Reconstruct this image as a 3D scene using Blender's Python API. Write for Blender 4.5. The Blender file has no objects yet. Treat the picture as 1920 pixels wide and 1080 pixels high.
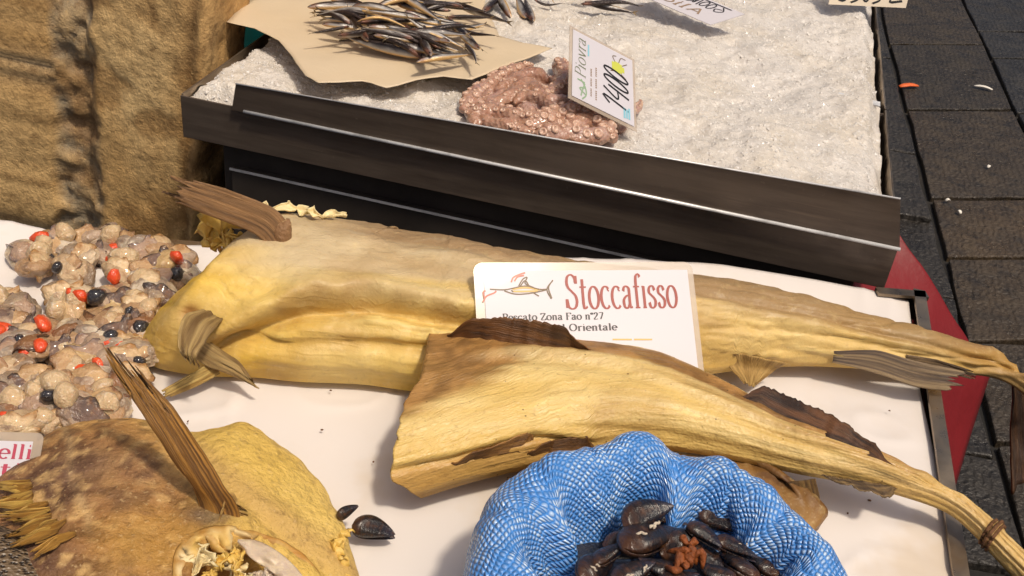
import bpy, bmesh, math, random
import numpy as np
from mathutils import Vector, Matrix
from mathutils.bvhtree import BVHTree

rng = random.Random(7)
scene = bpy.context.scene
col = scene.collection

# ------------------------------------------------------------------ camera, sky, sun, exposure
F = 2000.0
_y = np.array([616., -1250., F]); _y /= np.linalg.norm(_y)
_a = (F * F + 287500) / 353.5
_x = -np.array([-_a, -230 - .21 * _a, F]); _x -= _y * _x.dot(_y); _x /= np.linalg.norm(_x)
_z = np.cross(_x, _y)
def to_world(v):
    return np.array([v @ _x, v @ _y, v @ _z])
CAM = -to_world(1.05 * np.array([0, 220 / F, 1.0]))
camd = bpy.data.cameras.new('camera'); cam = bpy.data.objects.new('camera', camd); col.objects.link(cam)
camd.sensor_width = 36; camd.lens = F / 1920 * 36; camd.clip_start = .02; camd.clip_end = 500
_r, _u, _b = to_world(np.array([1., 0, 0])), to_world(np.array([0, -1., 0])), to_world(np.array([0, 0, -1.]))
cam.matrix_world = Matrix(((_r[0], _u[0], _b[0], CAM[0]), (_r[1], _u[1], _b[1], CAM[1]), (_r[2], _u[2], _b[2], CAM[2]), (0, 0, 0, 1)))
scene.camera = cam

SUN = np.array([.34, -.26, .90]); SUN /= np.linalg.norm(SUN)
world = bpy.data.worlds.new('World'); scene.world = world; world.use_nodes = True
wn = world.node_tree.nodes; wl = world.node_tree.links
sky = wn.new('ShaderNodeTexSky'); sky.sky_type = 'NISHITA'; sky.sun_disc = False
sky.sun_elevation = math.asin(SUN[2]); sky.sun_rotation = math.atan2(SUN[0], SUN[1])
sky.air_density = .7; sky.dust_density = 7.0; sky.ozone_density = .6
bg = wn['Background']; bg.inputs['Strength'].default_value = .085
wl.new(sky.outputs[0], bg.inputs[0])
sd = bpy.data.lights.new('sun', 'SUN'); sd.energy = 2.5; sd.angle = math.radians(5); sd.color = (1, .88, .71)
so = bpy.data.objects.new('sun', sd); col.objects.link(so)
so.rotation_euler = Vector(SUN).to_track_quat('Z', 'Y').to_euler(); so.location = Vector(SUN) * 5
scene.view_settings.view_transform = 'Standard'; scene.view_settings.look = 'None'
scene.view_settings.exposure = 0; scene.view_settings.gamma = 1
scene.render.engine = 'CYCLES'

# ------------------------------------------------------------------ helpers: measuring
def P(px, py, z=0.):
    d = to_world(np.array([(px - 960) / F, (py - 540) / F, 1.])); t = (z - CAM[2]) / d[2]
    return CAM + t * d
def PY(px, py, y):
    d = to_world(np.array([(px - 960) / F, (py - 540) / F, 1.])); t = (y - CAM[1]) / d[1]
    return CAM + t * d
def PN(px, py, p0, n):
    d = to_world(np.array([(px - 960) / F, (py - 540) / F, 1.])); t = np.dot(np.asarray(p0) - CAM, n) / np.dot(d, n)
    return CAM + t * d
_B = np.stack([_x, _y, _z])
def proj(p):
    v = (np.asarray(p) - CAM) @ _B
    return v[..., :2] / v[..., 2:3] * F + np.array([960., 540.])
def catmull(pts, n):
    p = np.asarray(pts, float)
    d = np.r_[0, np.cumsum(np.maximum(np.linalg.norm(np.diff(p, axis=0), axis=1), 1e-9))]
    q = np.vstack([2 * p[0] - p[1], p, 2 * p[-1] - p[-2]])
    s = np.linspace(0, d[-1], n); out = np.zeros((n, p.shape[1]))
    for k, x in enumerate(s):
        i = min(np.searchsorted(d, x, 'right') - 1, len(p) - 2); u = (x - d[i]) / (d[i + 1] - d[i])
        a, b, c, e = q[i], q[i + 1], q[i + 2], q[i + 3]
        out[k] = .5 * (2 * b + (c - a) * u + (2 * a - 5 * b + 4 * c - e) * u * u + (3 * b - a - 3 * c + e) * u ** 3)
    return out
def _hash(i, j, k, seed):
    h = (i * 374761393 + j * 668265263 + k * 2147483647 + seed * 144269) & 0xffffffff
    h = ((h ^ (h >> 13)) * 1274126177) & 0xffffffff
    return ((h ^ (h >> 16)) & 0xffff) / 32767.5 - 1
def noise(p, scale=1., seed=0):
    p = np.asarray(p, float) * scale + 100.; i = np.floor(p).astype(np.int64); f = p - i; f = f * f * (3 - 2 * f)
    o = 0
    for a in (0, 1):
        for b in (0, 1):
            for c in (0, 1):
                w = (f[..., 0] if a else 1 - f[..., 0]) * (f[..., 1] if b else 1 - f[..., 1]) * (f[..., 2] if c else 1 - f[..., 2])
                o = o + w * _hash(i[..., 0] + a, i[..., 1] + b, i[..., 2] + c, seed)
    return o
def fbm(p, scale, octv=4, seed=0):
    return sum(noise(p, scale * 2 ** k, seed + k * 17) * .5 ** k for k in range(octv))
def sstep(a, b, x):
    t = np.clip((np.asarray(x, float) - a) / (b - a), 0, 1); return t * t * (3 - 2 * t)
def gauss(x, m, s):
    return np.exp(-((x - m) / s) ** 2)
def rgb(r, g, b):
    return np.array([((c / 255 + .055) / 1.055) ** 2.4 if c > 10 else c / 255 / 12.92 for c in (r, g, b)])
def mixc(a, b, f):
    f = np.asarray(f)[..., None]; return np.asarray(a) * (1 - f) + np.asarray(b) * f

# ------------------------------------------------------------------ helpers: objects
def tag(o, label=None, cat=None, group=None, kind=None):
    if label: o['label'] = label
    if cat: o['category'] = cat
    if group: o['group'] = group
    if kind: o['kind'] = kind
    return o
def empty(name, loc=(0, 0, 0)):
    o = bpy.data.objects.new(name, None); o.empty_display_size = .01; o.location = Vector(loc); col.objects.link(o); return o
def link(name, me, mat, parent=None, smooth=True):
    if mat and not me.materials: me.materials.append(mat)
    if smooth: me.polygons.foreach_set('use_smooth', [True] * len(me.polygons))
    o = bpy.data.objects.new(name, me); col.objects.link(o)
    if parent:
        o.parent = parent; o.matrix_parent_inverse = Matrix.Translation(-parent.location)
    return o
def mesh(name, verts, faces, colors=None, uvs=None):
    me = bpy.data.meshes.new(name); me.from_pydata([tuple(map(float, v)) for v in verts], [], [tuple(map(int, f)) for f in faces])
    if colors is not None:
        ca = me.color_attributes.new('Col', 'FLOAT_COLOR', 'POINT')
        c4 = np.ones((len(verts), 4)); c4[:, :3] = np.clip(np.asarray(colors).reshape(-1, 3), 0, 1); ca.data.foreach_set('color', c4.ravel())
    if uvs is not None:
        uv = me.uv_layers.new(name='UVMap'); li = np.zeros(len(me.loops), int); me.loops.foreach_get('vertex_index', li)
        uv.data.foreach_set('uv', np.asarray(uvs).reshape(-1, 2)[li].ravel())
    me.update(); return me
def grid(g, close_v=False, caps=False, colors=None, uvs=None, name='m', flip=False):
    n, m = g.shape[:2]; V = g.reshape(-1, 3); Fc = []
    mm = m if close_v else m - 1
    for i in range(n - 1):
        for j in range(mm):
            a, b = i * m + j, i * m + (j + 1) % m
            f = (a, a + m, b + m, b); Fc.append(f[::-1] if flip else f)
    if caps:
        V = np.vstack([V, g[0].mean(0), g[-1].mean(0)]); c0, c1 = len(V) - 2, len(V) - 1
        for j in range(mm):
            f0 = (j, (j + 1) % m, c0); f1 = ((n - 1) * m + (j + 1) % m, (n - 1) * m + j, c1)
            Fc += [f0[::-1], f1[::-1]] if flip else [f0, f1]
        if colors is not None: colors = np.vstack([colors.reshape(-1, 3), colors[0].mean(0), colors[-1].mean(0)])
        if uvs is not None: uvs = np.vstack([uvs.reshape(-1, 2), uvs[0].mean(0), uvs[-1].mean(0)])
    return mesh(name, V, Fc, colors, uvs)
def solid(o, t, off=0):
    md = o.modifiers.new('thickness', 'SOLIDIFY'); md.thickness = t; md.offset = off; return o
def box_mesh(x0, x1, y0, y1, z0, z1, bevel=.0):
    bm = bmesh.new(); r = bmesh.ops.create_cube(bm, size=1)
    for v in bm.verts: v.co = Vector(((x0 + x1) / 2 + v.co.x * (x1 - x0), (y0 + y1) / 2 + v.co.y * (y1 - y0), (z0 + z1) / 2 + v.co.z * (z1 - z0)))
    if bevel: bmesh.ops.bevel(bm, geom=list(bm.edges), offset=bevel, segments=2, affect='EDGES', profile=.5)
    me = bpy.data.meshes.new('box'); bm.to_mesh(me); bm.free(); return me
def prism(pts_top, thick, bevel=.0):
    """a slab from a polygon of 3D points, thick along -z"""
    bm = bmesh.new(); vs = [bm.verts.new(tuple(p)) for p in pts_top]; f = bm.faces.new(vs)
    f.normal_update()
    if f.normal.z < 0: f.normal_flip()
    r = bmesh.ops.extrude_face_region(bm, geom=[f]); dn = [v for v in r['geom'] if isinstance(v, bmesh.types.BMVert)]
    for v in vs: v.co.z -= thick
    bm.normal_update(); bmesh.ops.recalc_face_normals(bm, faces=list(bm.faces))
    if bevel: bmesh.ops.bevel(bm, geom=list(bm.edges), offset=bevel, segments=2, affect='EDGES', profile=.5)
    me = bpy.data.meshes.new('slab'); bm.to_mesh(me); bm.free(); return me
def tube(path, rad, nseg=10, flat=1.0, name='tube', colors=None, up=(0, 0, 1)):
    path = np.asarray(path, float); n = len(path); rad = np.broadcast_to(rad, n)
    t = np.gradient(path, axis=0); t /= np.linalg.norm(t, axis=1)[:, None] + 1e-12
    s = np.cross(t, np.asarray(up, float)); s /= np.linalg.norm(s, axis=1)[:, None] + 1e-9; u = np.cross(s, t)
    a = np.linspace(0, 2 * np.pi, nseg, endpoint=False)
    g = path[:, None] + rad[:, None, None] * (np.cos(a)[None, :, None] * s[:, None] + flat * np.sin(a)[None, :, None] * u[:, None])
    return grid(g, True, True, name=name)
def strip_mesh(center, width, wdir, nc=14, flute=0., nflute=6, cup=0., rag=0., seed=0, name='strip', cA=None, cB=None):
    """a fluted ribbon along center, spread along wdir (per point), with ragged free end"""
    c = np.asarray(center, float); n = len(c); w = np.broadcast_to(width, n); wd = np.asarray(wdir, float)
    if wd.ndim == 1: wd = np.tile(wd, (n, 1))
    wd = wd / np.linalg.norm(wd, axis=1)[:, None]; t = np.gradient(c, axis=0); t /= np.linalg.norm(t, axis=1)[:, None]
    nn = np.cross(t, wd); v = np.linspace(-1, 1, nc); s = np.linspace(0, 1, n)
    g = c[:, None] + (w[:, None] * v[None])[..., None] * wd[:, None] * .5
    nv = np.stack(np.broadcast_arrays(v[None] * nflute * 1.3 + 3 * seed, s[:, None] * 1.6, 0 * s[:, None]), -1)
    fl = flute * 1.5 * fbm(nv, 1., 2, seed) * (.35 + .65 * s[:, None]) + cup * (v ** 2)[None] * np.ones((n, 1))
    g = g + fl[..., None] * nn[:, None]
    if rag:
        rr = np.array([_hash(int(k), seed, 3, 5) for k in range(nc)])
        g += (rag * rr[None] * sstep(.6, 1, s)[:, None])[..., None] * t[:, None]
    g += (fbm(g, 90, 3, seed) * .0012)[..., None] * nn[:, None]
    cc = None
    if cA is not None:
        f = np.clip(.45 + .7 * fbm(nv * [3, .6, 1], 1., 3, seed + 5), 0, 1)
        cc = mixc(cA, cB, f)
    uv = np.stack(np.broadcast_arrays(s[:, None], (v[None] * .5 + .5)), -1)
    return grid(g, colors=cc, uvs=uv, name=name)
def copy_tree(o, parent=None):
    c = o.copy(); col.objects.link(c)
    if parent: c.parent = parent
    for ch in o.children: copy_tree(ch, c)
    return c

# ------------------------------------------------------------------ materials
def mat(name, color=(.5, .5, .5), rough=.5, metal=0., layers=(), bumps=(), attr=False, coat=0., coat_rough=.1, sss=0., sss_rad=(.01, .006, .003), spec=.5, rough_noise=None, trans=0., vscale=None, alpha=1.):
    """layers: (kind, scale or vec, color, lo, hi, strength); bumps: (kind, scale or vec, strength, dist)"""
    m = bpy.data.materials.new(name); m.use_nodes = True; nt = m.node_tree; N = nt.nodes; L = nt.links
    b = N['Principled BSDF']; tc = N.new('ShaderNodeTexCoord')
    def tex(kind, sc):
        uv = kind.startswith('uv_'); k = kind.replace('uv_', '')
        mp = N.new('ShaderNodeMapping'); L.new(tc.outputs['UV' if uv else 'Object'], mp.inputs[0])
        mp.inputs['Scale'].default_value = sc if isinstance(sc, (tuple, list)) else (sc, sc, sc)
        if k == 'noise':
            t = N.new('ShaderNodeTexNoise'); t.inputs['Scale'].default_value = 1; t.inputs['Detail'].default_value = 5; t.inputs['Roughness'].default_value = .62
            L.new(mp.outputs[0], t.inputs['Vector']); return t.outputs['Fac']
        if k == 'ridge':
            t = N.new('ShaderNodeTexNoise'); t.noise_type = 'RIDGED_MULTIFRACTAL'; t.normalize = True; t.inputs['Scale'].default_value = 1; t.inputs['Detail'].default_value = 3; t.inputs['Roughness'].default_value = .5; t.inputs['Distortion'].default_value = .4
            L.new(mp.outputs[0], t.inputs['Vector']); return t.outputs['Fac']
        if k == 'voro':
            t = N.new('ShaderNodeTexVoronoi'); t.inputs['Scale'].default_value = 1; L.new(mp.outputs[0], t.inputs['Vector']); return t.outputs['Distance']
        if k == 'wave':
            t = N.new('ShaderNodeTexWave'); t.inputs['Scale'].default_value = 1; t.inputs['Distortion'].default_value = 6; t.inputs['Detail'].default_value = 3; t.inputs['Detail Scale'].default_value = 1.6
            L.new(mp.outputs[0], t.inputs['Vector']); return t.outputs['Fac']
    if attr:
        a = N.new('ShaderNodeVertexColor'); a.layer_name = 'Col'; cur = a.outputs['Color']
    else:
        v = N.new('ShaderNodeRGB'); v.outputs[0].default_value = (*color, 1); cur = v.outputs[0]
    for kind, sc, c, lo, hi, st in layers:
        r = N.new('ShaderNodeMapRange'); r.inputs['From Min'].default_value = lo; r.inputs['From Max'].default_value = hi; r.inputs['To Max'].default_value = st
        L.new(tex(kind, sc), r.inputs['Value'])
        mx = N.new('ShaderNodeMix'); mx.data_type = 'RGBA'; mx.blend_type = 'MIX'
        L.new(r.outputs[0], mx.inputs[0]); L.new(cur, mx.inputs[6]); mx.inputs[7].default_value = (*c, 1); cur = mx.outputs[2]
    L.new(cur, b.inputs['Base Color'])
    nrm = None
    for kind, sc, st, dist in bumps:
        bp = N.new('ShaderNodeBump'); bp.inputs['Strength'].default_value = st; bp.inputs['Distance'].default_value = dist
        L.new(tex(kind, sc), bp.inputs['Height'])
        if nrm: L.new(nrm, bp.inputs['Normal'])
        nrm = bp.outputs[0]
    if nrm:
        L.new(nrm, b.inputs['Normal'])
    b.inputs['Roughness'].default_value = rough
    if rough_noise:
        sc, lo, hi = rough_noise; r = N.new('ShaderNodeMapRange'); r.inputs['From Min'].default_value = .35; r.inputs['From Max'].default_value = .65
        r.inputs['To Min'].default_value = lo; r.inputs['To Max'].default_value = hi; L.new(tex('noise', sc), r.inputs['Value']); L.new(r.outputs[0], b.inputs['Roughness'])
    b.inputs['Metallic'].default_value = metal; b.inputs['Specular IOR Level'].default_value = spec
    b.inputs['Coat Weight'].default_value = coat; b.inputs['Coat Roughness'].default_value = coat_rough
    b.inputs['Subsurface Weight'].default_value = sss; b.inputs['Subsurface Radius'].default_value = sss_rad; b.inputs['Subsurface Scale'].default_value = 1.
    b.inputs['Transmission Weight'].default_value = trans; b.inputs['Alpha'].default_value = alpha
    return m

M = {}
M['stone'] = mat('pillar_stone', attr=True, rough=.85, layers=[('noise', 60, rgb(112, 80, 44), .47, .70, .6), ('noise', 190, rgb(222, 184, 124), .56, .72, .6), ('noise', 140, rgb(84, 58, 32), .6, .74, .6), ('noise', 14, rgb(120, 90, 50), .5, .75, .5)],
                 bumps=[('noise', 110, .6, .005), ('noise', 330, .5, .003)])
M['paving'] = mat('wet_paving', attr=True, rough=.45, rough_noise=(12, .16, .6), layers=[('noise', 5, rgb(44, 39, 34), .4, .7, .6), ('noise', 22, rgb(30, 28, 26), .48, .7, .7), ('noise', 80, rgb(92, 82, 70), .58, .74, .5), ('noise', 150, rgb(120, 100, 76), .66, .78, .45)],
                  bumps=[('wave', (16, 30, 1), .45, .006), ('noise', 45, .7, .012), ('noise', 12, .5, .03)])
M['joint'] = mat('ground_joint', color=rgb(24, 22, 20), rough=.8, bumps=[('noise', 40, .5, .01)], layers=[('noise', 9, rgb(48, 42, 36), .45, .7, .6)])
M['steel'] = mat('dark_steel', color=rgb(104, 92, 82), rough=.42, metal=.45, rough_noise=(22, .32, .55), layers=[('noise', (6, 6, 60), rgb(70, 60, 54), .4, .7, .7), ('noise', 120, rgb(150, 136, 120), .66, .8, .4), ('noise', (4, 40, 90), rgb(128, 112, 98), .58, .72, .45), ('noise', 420, rgb(200, 190, 176), .74, .8, .5)], bumps=[('noise', 8, .2, .006), ('noise', (3, 60, 160), .1, .001)])
M['steel_dark'] = mat('stand_steel', color=rgb(70, 63, 58), rough=.5, metal=.4, rough_noise=(15, .4, .65), layers=[('noise', 7, rgb(40, 36, 34), .4, .7, .7)])
M['steel_edge'] = mat('painted_glint_edge', color=rgb(225, 225, 225), rough=.4, metal=.4, layers=[('noise', 30, rgb(140, 140, 140), .5, .7, .6)])  # pale grey base paints in the light caught along the steel edges
M['rim'] = mat('tray_rim', color=rgb(168, 152, 132), rough=.35, metal=.9, rough_noise=(30, .25, .5), layers=[('noise', (9, 9, 50), rgb(96, 80, 64), .45, .65, .8)])
M['ice'] = mat('crushed_ice', color=rgb(212, 206, 199), rough=.3, spec=.6, layers=[('noise', 7, rgb(206, 194, 174), .44, .68, .6), ('noise', 28, rgb(164, 156, 148), .6, .82, .4), ('noise', 170, rgb(246, 246, 248), .56, .7, .5)], bumps=[('noise', 240, .35, .004), ('voro', 300, .25, .003)], sss=.3, sss_rad=(.012, .012, .012))
M['shard'] = mat('ice_chip', sss=.3, sss_rad=(.006, .006, .006), color=rgb(224, 220, 214), rough=.1, spec=.7, layers=[('noise', 30, rgb(214, 204, 190), .45, .7, .6)])
M['wax'] = mat('waxed_paper', color=rgb(206, 188, 160), rough=.55, layers=[('noise', 9, rgb(206, 186, 154), .45, .7, .6)], bumps=[('noise', 14, .25, .01), ('noise', 300, .15, .001)])
M['paper'] = mat('white_paper', color=rgb(222, 215, 210), rough=.5, spec=.35, layers=[('noise', 7, rgb(212, 198, 182), .5, .75, .6), ('noise', 3.5, rgb(204, 186, 160), .56, .68, .55), ('noise', 300, rgb(150, 120, 84), .75, .79, .6)], bumps=[('ridge', 5, .35, .006), ('ridge', 13, .2, .003)])
M['skin'] = mat('dried_fish_skin', attr=True, rough=.5, spec=.4, sss=.08, layers=[('uv_noise', (26, 150, 1), rgb(158, 124, 72), .54, .78, .3), ('noise', 70, rgb(234, 214, 156), .55, .78, .4), ('noise', 170, rgb(124, 94, 56), .55, .75, .26), ('noise', 330, rgb(240, 224, 176), .6, .75, .35), ('uv_ridge', (10, 60, 1), rgb(160, 116, 50), .42, .2, .2)],
                bumps=[('uv_ridge', (9, 55, 1), .5, .005), ('uv_ridge', (26, 170, 1), .4, .002), ('noise', 330, .3, .0015), ('noise', 55, .3, .004)], rough_noise=(60, .38, .62))
M['skin2'] = mat('dried_scaly_skin', attr=True, rough=.5, spec=.4, sss=.08, layers=[('uv_noise', (16, 150, 1), rgb(150, 110, 55), .52, .75, .4), ('noise', 200, rgb(92, 58, 26), .64, .74, .55), ('voro', 66, rgb(44, 26, 12), .07, .04, .85), ('noise', 150, rgb(120, 84, 44), .56, .74, .35), ('uv_ridge', (14, 110, 1), rgb(168, 124, 62), .42, .2, .2)],
                 bumps=[('uv_ridge', (12, 90, 1), .4, .004), ('uv_ridge', (30, 260, 1), .45, .002), ('uv_voro', (260, 420, 1), .35, .0012), ('noise', 55, .3, .004)], rough_noise=(60, .36, .6))
M['mottle'] = mat('dried_mottled_skin', attr=True, rough=.55, spec=.4, layers=[('noise', 130, rgb(110, 76, 46), .52, .7, .45), ('noise', 280, rgb(224, 192, 138), .58, .72, .55)],
                  bumps=[('noise', 210, .7, .004), ('noise', 70, .6, .007), ('uv_noise', (12, 40, 1), .3, .006)], rough_noise=(90, .4, .65))
M['scaly'] = mat('dark_scaly_skin', attr=True, rough=.4, layers=[('uv_voro', (240, 380, 1), rgb(128, 108, 84), .32, .5, .8)], bumps=[('uv_voro', (240, 380, 1), .8, .003)])
M['fin'] = mat('dried_fin', attr=True, rough=.5, layers=[('uv_noise', (3, 40, 1), rgb(70, 46, 24), .5, .72, .7), ('uv_noise', (4, 90, 1), rgb(205, 170, 110), .6, .75, .45)], bumps=[('uv_noise', (2.5, 48, 1), .7, .004)], sss=.05)
M['tissue'] = mat('dried_yellow_tissue', color=rgb(226, 184, 92), rough=.42, sss=.15, layers=[('noise', 60, rgb(176, 120, 40), .5, .72, .7), ('noise', 120, rgb(248, 226, 160), .56, .72, .6)], bumps=[('noise', 150, .5, .004)])
M['pale_tissue'] = mat('pale_dried_tissue', color=rgb(236, 214, 160), rough=.4, sss=.15, layers=[('noise', 70, rgb(206, 166, 96), .5, .72, .7)], bumps=[('noise', 150, .5, .003)])
M['membrane'] = mat('pale_membrane', color=rgb(216, 192, 164), rough=.35, sss=.2, layers=[('noise', 50, rgb(178, 156, 148), .45, .68, .7), ('noise', 120, rgb(240, 222, 176), .55, .7, .6)], bumps=[('noise', 110, .5, .004)])
M['anchovy'] = mat('anchovy_skin', attr=True, rough=.22, metal=.3, spec=.6, layers=[('noise', 30, rgb(120, 96, 80), .55, .75, .35)], bumps=[('noise', 60, .25, .02)])
M['eye'] = mat('fish_eye', color=rgb(14, 12, 12), rough=.1)
M['octo'] = mat('octopus_flesh', coat=.6, coat_rough=.12, color=rgb(178, 138, 116), rough=.3, sss=.25, sss_rad=(.012, .005, .003), layers=[('noise', 45, rgb(148, 98, 72), .45, .68, .7), ('noise', 120, rgb(208, 176, 156), .54, .74, .6), ('noise', 16, rgb(190, 164, 162), .5, .72, .6)], bumps=[('voro', 190, .45, .004), ('noise', 260, .3, .002)])
M['sucker'] = mat('octopus_sucker', color=rgb(210, 178, 158), rough=.22, sss=.2, layers=[('noise', 1.5, rgb(176, 134, 112), .4, .65, .8)])
M['card'] = mat('laminated_card', color=rgb(208, 203, 208), rough=.55, coat=.7, coat_rough=.035, bumps=[('noise', 16, .03, .004)])
M['card_matt'] = mat('price_card', color=rgb(206, 202, 208), rough=.4, coat=.4, coat_rough=.15)
M['cream_card'] = mat('cream_card', color=rgb(226, 212, 190), rough=.45)
def lam():
    m = mat('clear_laminate', color=rgb(196, 180, 162), rough=.3, coat=.3, coat_rough=.12, alpha=.5); return m
M['laminate'] = lam()
def ink(name, c, coat=.6, cr=.035): return mat(name, color=c, rough=.6, coat=coat, coat_rough=cr)
M['ink_red'] = ink('red_ink', rgb(150, 44, 20)); M['ink_dark'] = ink('dark_ink', rgb(34, 27, 32)); M['ink_gold'] = ink('gold_ink', rgb(214, 176, 96))
M['ink_fish'] = ink('brown_ink', rgb(104, 80, 44)); M['ink_pink'] = ink('faded_red_ink', rgb(196, 112, 90)); M['ink_black'] = ink('black_marker', rgb(14, 13, 16), .2, .3)
M['ink_green'] = ink('green_ink', rgb(140, 166, 134), .3, .2); M['ink_grey'] = ink('grey_green_ink', rgb(112, 118, 92), .3, .2); M['ink_lime'] = ink('lime_ink', rgb(196, 200, 80), .3, .2)
M['ink_cyan'] = ink('cyan_ink', rgb(134, 190, 206), .3, .2); M['ink_tan'] = ink('tan_ink', rgb(150, 126, 104), .3, .2); M['ink_crimson'] = ink('crimson_ink', rgb(178, 62, 84))
M['meat'] = mat('shellfish_meat', attr=True, rough=.22, spec=.6, coat=.35, coat_rough=.08, sss=.25, sss_rad=(.003, .0018, .001), layers=[('noise', 2.2, rgb(150, 102, 62), .54, .74, .6), ('noise', 5, rgb(236, 206, 164), .56, .76, .5)], bumps=[('noise', 3.5, .35, .08)])
M['bulb'] = mat('pale_shellfish_bulb', color=rgb(214, 186, 146), rough=.25, coat=.4, coat_rough=.06, sss=.3, sss_rad=(.003, .0018, .001), layers=[('noise', 1.6, rgb(186, 146, 100), .48, .7, .8), ('noise', 3, rgb(240, 228, 206), .55, .7, .6)], bumps=[('noise', 3, .4, .1)])
M['orange'] = mat('orange_roe', color=rgb(226, 74, 24), rough=.15, sss=.15, layers=[('noise', 4, rgb(240, 110, 50), .5, .7, .6)], bumps=[('noise', 6, .3, .05)], coat=1., coat_rough=.05)
M['gut'] = mat('dark_gut', color=rgb(36, 34, 38), rough=.12, layers=[('noise', 5, rgb(84, 80, 84), .55, .75, .6)], bumps=[('noise', 6, .4, .05)], coat=1., coat_rough=.04)
M['mussel'] = mat('mussel_shell', attr=True, rough=.2, spec=.6, layers=[('noise', 9, rgb(104, 70, 44), .52, .74, .6)], bumps=[('noise', (26, 8, 8), .3, .02)])
M['lime'] = mat('barnacle_crust', color=rgb(230, 214, 190), rough=.6, bumps=[('noise', 40, .6, .01)])
M['byssus'] = mat('mussel_beard', color=rgb(142, 74, 26), rough=.5, layers=[('noise', 120, rgb(78, 40, 16), .45, .7, .7)], bumps=[('noise', 200, .8, .004)])
M['red'] = mat('red_tarpaulin', color=rgb(122, 16, 22), rough=.55, bumps=[('noise', 9, .4, .012), ('noise', 320, .2, .001)], layers=[('noise', 5, rgb(96, 10, 18), .4, .7, .6)])
M['teal'] = mat('teal_plastic', color=rgb(10, 92, 96), rough=.4, layers=[('noise', 12, rgb(6, 66, 72), .45, .7, .6)])
M['scrap_orange'] = mat('orange_scrap', color=rgb(222, 104, 48), rough=.5); M['scrap_white'] = mat('white_scrap', color=rgb(226, 220, 208), rough=.5)
M['twine'] = mat('brown_twine', color=rgb(112, 76, 46), rough=.8, bumps=[('noise', 300, .8, .003)])
def sackmat():
    m = mat('woven_blue_plastic', rough=.26, spec=.6); nt = m.node_tree; N = nt.nodes; L = nt.links; b = N['Principled BSDF']
    tc = N.new('ShaderNodeTexCoord'); nz = N.new('ShaderNodeTexNoise'); nz.inputs['Scale'].default_value = 2.2; nz.inputs['Detail'].default_value = 2; L.new(tc.outputs['UV'], nz.inputs['Vector'])
    ad = N.new('ShaderNodeVectorMath'); ad.operation = 'MULTIPLY_ADD'; L.new(nz.outputs['Color'], ad.inputs[0]); ad.inputs[1].default_value = (.03, .04, 0); L.new(tc.outputs['UV'], ad.inputs[2])
    sp = N.new('ShaderNodeSeparateXYZ'); L.new(ad.outputs[0], sp.inputs[0])
    def mth(op, a, bb=None):
        n = N.new('ShaderNodeMath'); n.operation = op
        for i, v in enumerate((a, bb)):
            if v is None: continue
            if isinstance(v, (int, float)): n.inputs[i].default_value = v
            else: L.new(v, n.inputs[i])
        return n.outputs[0]
    u = mth('MULTIPLY', sp.outputs[0], 124 * math.pi); v = mth('MULTIPLY', sp.outputs[1], 45 * math.pi)   # uv: u once round, v 0..1 along profile
    uu = mth('ADD', u, v); vv = mth('SUBTRACT', u, v)
    cell = mth('MULTIPLY', mth('ABSOLUTE', mth('SINE', uu)), mth('ABSOLUTE', mth('SINE', vv)))
    rp = N.new('ShaderNodeMapRange'); rp.inputs['From Min'].default_value = .1; rp.inputs['From Max'].default_value = .8; L.new(cell, rp.inputs['Value'])
    n2 = N.new('ShaderNodeTexNoise'); n2.inputs['Scale'].default_value = 60; L.new(tc.outputs['Object'], n2.inputs['Vector'])
    r2 = N.new('ShaderNodeMapRange'); r2.inputs['From Min'].default_value = .42; r2.inputs['From Max'].default_value = .62; r2.inputs['To Min'].default_value = .25; L.new(n2.outputs['Fac'], r2.inputs['Value'])
    cb = N.new('ShaderNodeCombineXYZ'); L.new(mth('FLOOR', mth('DIVIDE', uu, math.pi)), cb.inputs[0]); L.new(mth('FLOOR', mth('DIVIDE', vv, math.pi)), cb.inputs[1]); wh = N.new('ShaderNodeTexWhiteNoise'); wh.noise_dimensions = '2D'; L.new(cb.outputs[0], wh.inputs['Vector'])
    fac = mth('MULTIPLY', mth('MULTIPLY', rp.outputs[0], r2.outputs[0]), mth('ADD', mth('MULTIPLY', wh.outputs['Value'], .7), .45))
    mx = N.new('ShaderNodeMix'); mx.data_type = 'RGBA'; L.new(fac, mx.inputs[0]); mx.inputs[6].default_value = (*rgb(64, 136, 216), 1); mx.inputs[7].default_value = (*rgb(204, 227, 250), 1)  # near-white cell colour paints the glints on the blue weave
    L.new(mx.outputs[2], b.inputs['Base Color'])
    bp = N.new('ShaderNodeBump'); bp.inputs['Strength'].default_value = .8; bp.inputs['Distance'].default_value = .002; L.new(cell, bp.inputs['Height']); L.new(bp.outputs[0], b.inputs['Normal'])
    return m
M['sack'] = sackmat()

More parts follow.
